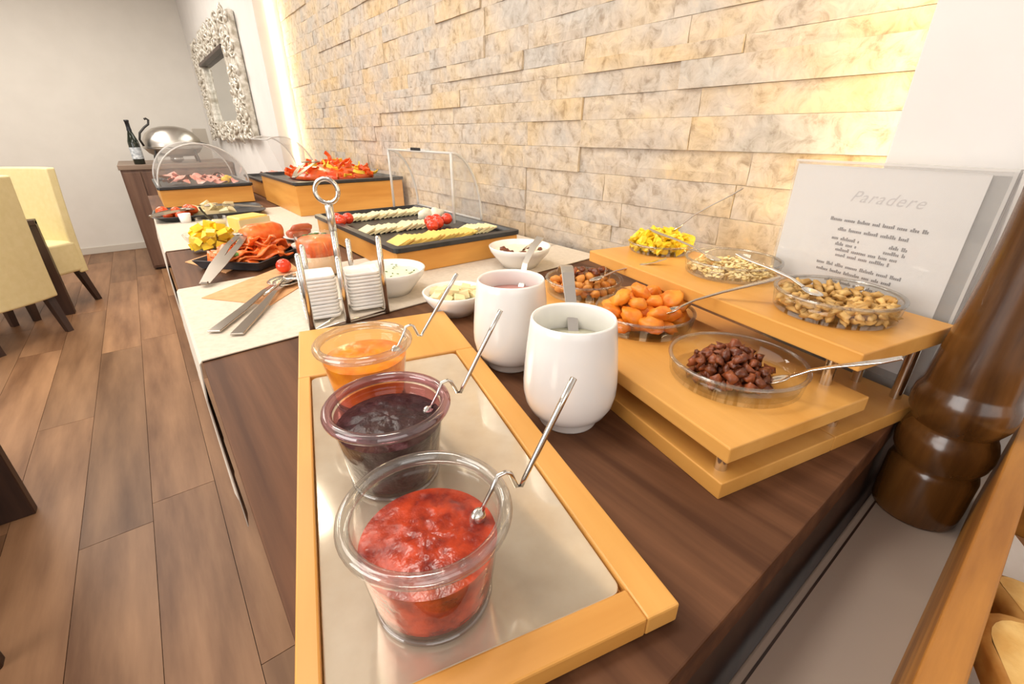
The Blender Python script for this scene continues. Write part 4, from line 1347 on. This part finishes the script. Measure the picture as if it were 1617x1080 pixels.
bt = thing('wine_bottle', 'dark green wine bottle with a pale label on the sideboard', 'bottle', (0.022, 5.50, 0.935))
MB().lathe([(0, 0.002), (0.038, 0), (0.042, 0.006), (0.042, 0.17), (0.040, 0.19), (0.028, 0.23), (0.017, 0.27), (0.0145, 0.30), (0.0145, 0.345), (0.017, 0.347), (0.017, 0.358), (0.013, 0.36), (0, 0.36)], 28).build('body', M['bottle'], bt, smooth=True)
MB().lathe([(0.0426, 0.045), (0.0428, 0.05), (0.0428, 0.135), (0.0426, 0.14)], 28).build('label', M['bottle_label'], bt, smooth=True, label='pale grey label')
MB().lathe([(0.0185, 0.275), (0.0155, 0.30), (0.0158, 0.345), (0.0182, 0.346), (0.0182, 0.36), (0, 0.3615)], 28).build('foil', M['foil'], bt, smooth=True)

cf = thing('chafing_dish', 'domed steel chafing dish with a black handle on the sideboard', 'chafing dish', (0.315, 5.62, 0.937))
for s in (-1, 1):
    for y in (-0.12, 0.12):
        MB().tube([(s * 0.17, y, 0.0), (s * 0.15, y * 0.9, 0.12)], 0.009, 8).build('leg', M['black_iron'], cf)
MB().lathe([(0, 0.05), (0.15, 0.055), (0.20, 0.085), (0.225, 0.12), (0.235, 0.125), (0.225, 0.13), (0, 0.13)], 40, sy=0.75).build('pan', M['steel_satin'], cf, smooth=True)
MB().lathe([(0.235, 0.130), (0.238, 0.14), (0.225, 0.20), (0.190, 0.255), (0.130, 0.295), (0.06, 0.312), (0, 0.315)], 40, sy=0.75).build('lid', M['steel_satin'], cf, smooth=True)
MB().tube([(-0.225, -0.10, 0.15), (-0.24, -0.12, 0.20), (-0.225, -0.12, 0.255), (-0.18, -0.115, 0.30), (-0.145, -0.11, 0.325), (-0.135, -0.11, 0.36), (-0.150, -0.11, 0.372), (-0.165, -0.11, 0.365)], 0.009, 10).build('handle', M['black_iron'], cf, smooth=True)
MB().tube([(0.225, -0.05, 0.15), (0.265, -0.06, 0.155), (0.225, -0.03, 0.165)], 0.011, 8).build('side_grip', M['black_iron'], cf, smooth=True)
MB().lathe([(0, 0.06), (0.05, 0.06), (0.055, 0.02), (0.03, 0.0), (0, 0.0)], 20).build('burner', M['steel'], cf, smooth=True)

cd = thing('upright_panel', 'narrow beige upright panel behind the chafing dish', 'panel', (0.60, 6.10, 0.935), 0.35)
MB().box((-0.07, -0.008, 0.0), (0.07, 0.008, 0.30)).build('board', M['baseboard'], cd, bevel=0.003)
MB().box((-0.05, 0.008, 0.0), (0.05, 0.06, 0.01)).build('foot', M['baseboard'], cd)

mr = thing('wall_mirror', 'large mirror in an ornate carved silver frame on the white wall', 'mirror', (XW - 0.002, 4.90, 1.53))
Y0, Y1, Z0, Z1 = -1.02, 1.02, -0.385, 0.385       # outer
G0, G1, H0, H1 = -0.60, 0.66, -0.245, 0.225       # glass
MB().box((-0.014, G0 - 0.02, H0 - 0.02), (-0.010, G1 + 0.02, H1 + 0.02)).build('glass', M['mirror'], mr)
MB().box((-0.05, Y0, Z0), (0, G0, Z1)).build('frame_rail', M['silver'], mr, bevel=0.015, seg=3)
MB().box((-0.05, G1, Z0), (0, Y1, Z1)).build('frame_rail', M['silver'], mr, bevel=0.015, seg=3)
MB().box((-0.05, G0, H1), (0, G1, Z1)).build('frame_rail', M['silver'], mr, bevel=0.015, seg=3)
MB().box((-0.05, G0, Z0), (0, G1, H0)).build('frame_rail', M['silver'], mr, bevel=0.015, seg=3)
MB().box((-0.062, G0 - 0.02, H1 - 0.01), (-0.012, G1 + 0.02, H1 + 0.015)).build('inner_moulding', M['leg'], mr, bevel=0.004)
cv = MB()
rng = random.Random(11)
for i in range(620):
    y, z = rng.uniform(Y0, Y1), rng.uniform(Z0 - 0.005, Z1 + 0.03)
    a0, R, tw = rng.uniform(0, 6.28), rng.uniform(0.022, 0.042), rng.choice((-1, 1))
    if G0 - 1.3 * R < y < G1 + 1.3 * R and H0 - 0.8 * R < z < H1 + 0.8 * R:
        continue
    pts = []
    for k in range(9):
        q = k / 8
        r = R * (1 - 0.75 * q)
        a = a0 + tw * q * 4.6
        pts.append((-0.046 - 0.012 * math.sin(q * PI), y + 1.6 * r * math.cos(a), z + r * math.sin(a)))
    cv.tube(pts, [0.004 + 0.006 * math.sin(PI * (0.15 + 0.8 * k / 8)) for k in range(9)], 5)
co = cv.build('carving', M['silver'], mr, smooth=True)
co['kind'] = 'stuff'

# ------------------------------------------------------------------ chairs and tables on the left
def chair(loc, rz, label):
    c = thing('dining_chair', label, 'chair', (loc[0], loc[1], 0), rz)
    MB().box((-0.225, -0.235, 0.25), (0.225, 0.225, 0.47)).build('seat', M['chair'], c, bevel=0.02, seg=3)
    vs, fs = [], []
    nz, nx = 10, 6
    for side in (0, 1):
        for i in range(nz + 1):
            z = 0.235 + 0.735 * i / nz
            back = -0.215 - 0.06 * (i / nz) ** 1.5
            for k in range(nx + 1):
                x = -0.225 + 0.45 * k / nx
                crv = 0.03 * (2 * k / nx - 1) ** 2
                vs.append((x * (1 - 0.06 * (i / nz)), back + crv + (0.0 if side else -0.065), z))
    m = (nz + 1) * (nx + 1)
    for i in range(nz):
        for k in range(nx):
            a = i * (nx + 1) + k
            fs.append((a, a + 1, a + nx + 2, a + nx + 1))
            fs.append((m + a, m + a + nx + 1, m + a + nx + 2, m + a + 1))
    bd = [k for k in range(nx + 1)] + [i * (nx + 1) + nx for i in range(1, nz + 1)] + [nz * (nx + 1) + k for k in range(nx - 1, -1, -1)] + [i * (nx + 1) for i in range(nz - 1, 0, -1)]
    for a in range(len(bd)):
        b = (a + 1) % len(bd)
        fs.append((bd[a], bd[a] + m, bd[b] + m, bd[b]))
    MB().add(vs, fs).build('backrest', M['chair'], c, bevel=0.012, seg=3, merge=True)
    for x in (-0.19, 0.19):
        for y, ty in ((0.19, 0.0), (-0.20, -0.06)):
            me = MB().prism([(-0.02, -0.02), (0.02, -0.02), (0.02, 0.02), (-0.02, 0.02)], 0, 1).build('leg', M['leg'], c).data
            for v in me.vertices:
                if v.co.z > 0.5:
                    v.co = Vector((x + v.co.x * 1.15, y + v.co.y * 1.15, 0.25))
                else:
                    v.co = Vector((x + v.co.x * 0.8, y + ty + v.co.y * 0.8, 0.0))
    return c


chair((-0.955, 4.015), math.radians(41.8), 'cream upholstered chair at the left edge, its back to us')
chair((-0.835, 4.60), math.radians(135), 'cream upholstered chair facing us, behind the dark table leg')
tb = thing('narrow_table', 'dark wooden table end between the two cream chairs', 'table', (-0.67, 4.37, 0))
MB().box((-0.034, -0.034, 0), (0.034, 0.034, 0.66)).build('leg', M['leg'], tb, bevel=0.003)
MB().box((-1.20, -0.034, 0), (-1.13, 0.034, 0.66)).build('leg', M['leg'], tb, bevel=0.003)
MB().box((-1.20, -0.05, 0.635), (0.034, 0.034, 0.668)).build('top', M['leg'], tb, bevel=0.003)
t2 = thing('dining_table', 'dark wooden dining table whose slab leg stands at the left edge', 'table', (-0.587, 1.95, 0))
MB().box((-0.30, -0.04, 0), (0.0, 0.0, 0.70)).build('leg', M['leg'], t2, bevel=0.003)
MB().box((-0.30, -0.50, 0), (-0.26, -0.42, 0.70)).build('leg', M['leg'], t2, bevel=0.003)
MB().box((-1.3, -0.60, 0.70), (0.0, 0.06, 0.74)).build('top', M['leg'], t2, bevel=0.003)
t3 = thing('stool', 'dark wooden stool whose foot shows at the lower left corner', 'stool', (-0.60, 1.30, 0))
for x in (-0.36, 0):
    for y in (-0.34, 0):
        MB().prism(rounded(x - 0.02, y - 0.02, x + 0.02, y + 0.02, 0.008, 3), 0, 0.43).build('leg', M['leg'], t3)
MB().box((-0.39, -0.37, 0.43), (0.03, 0.03, 0.47)).build('seat', M['leg'], t3, bevel=0.01)
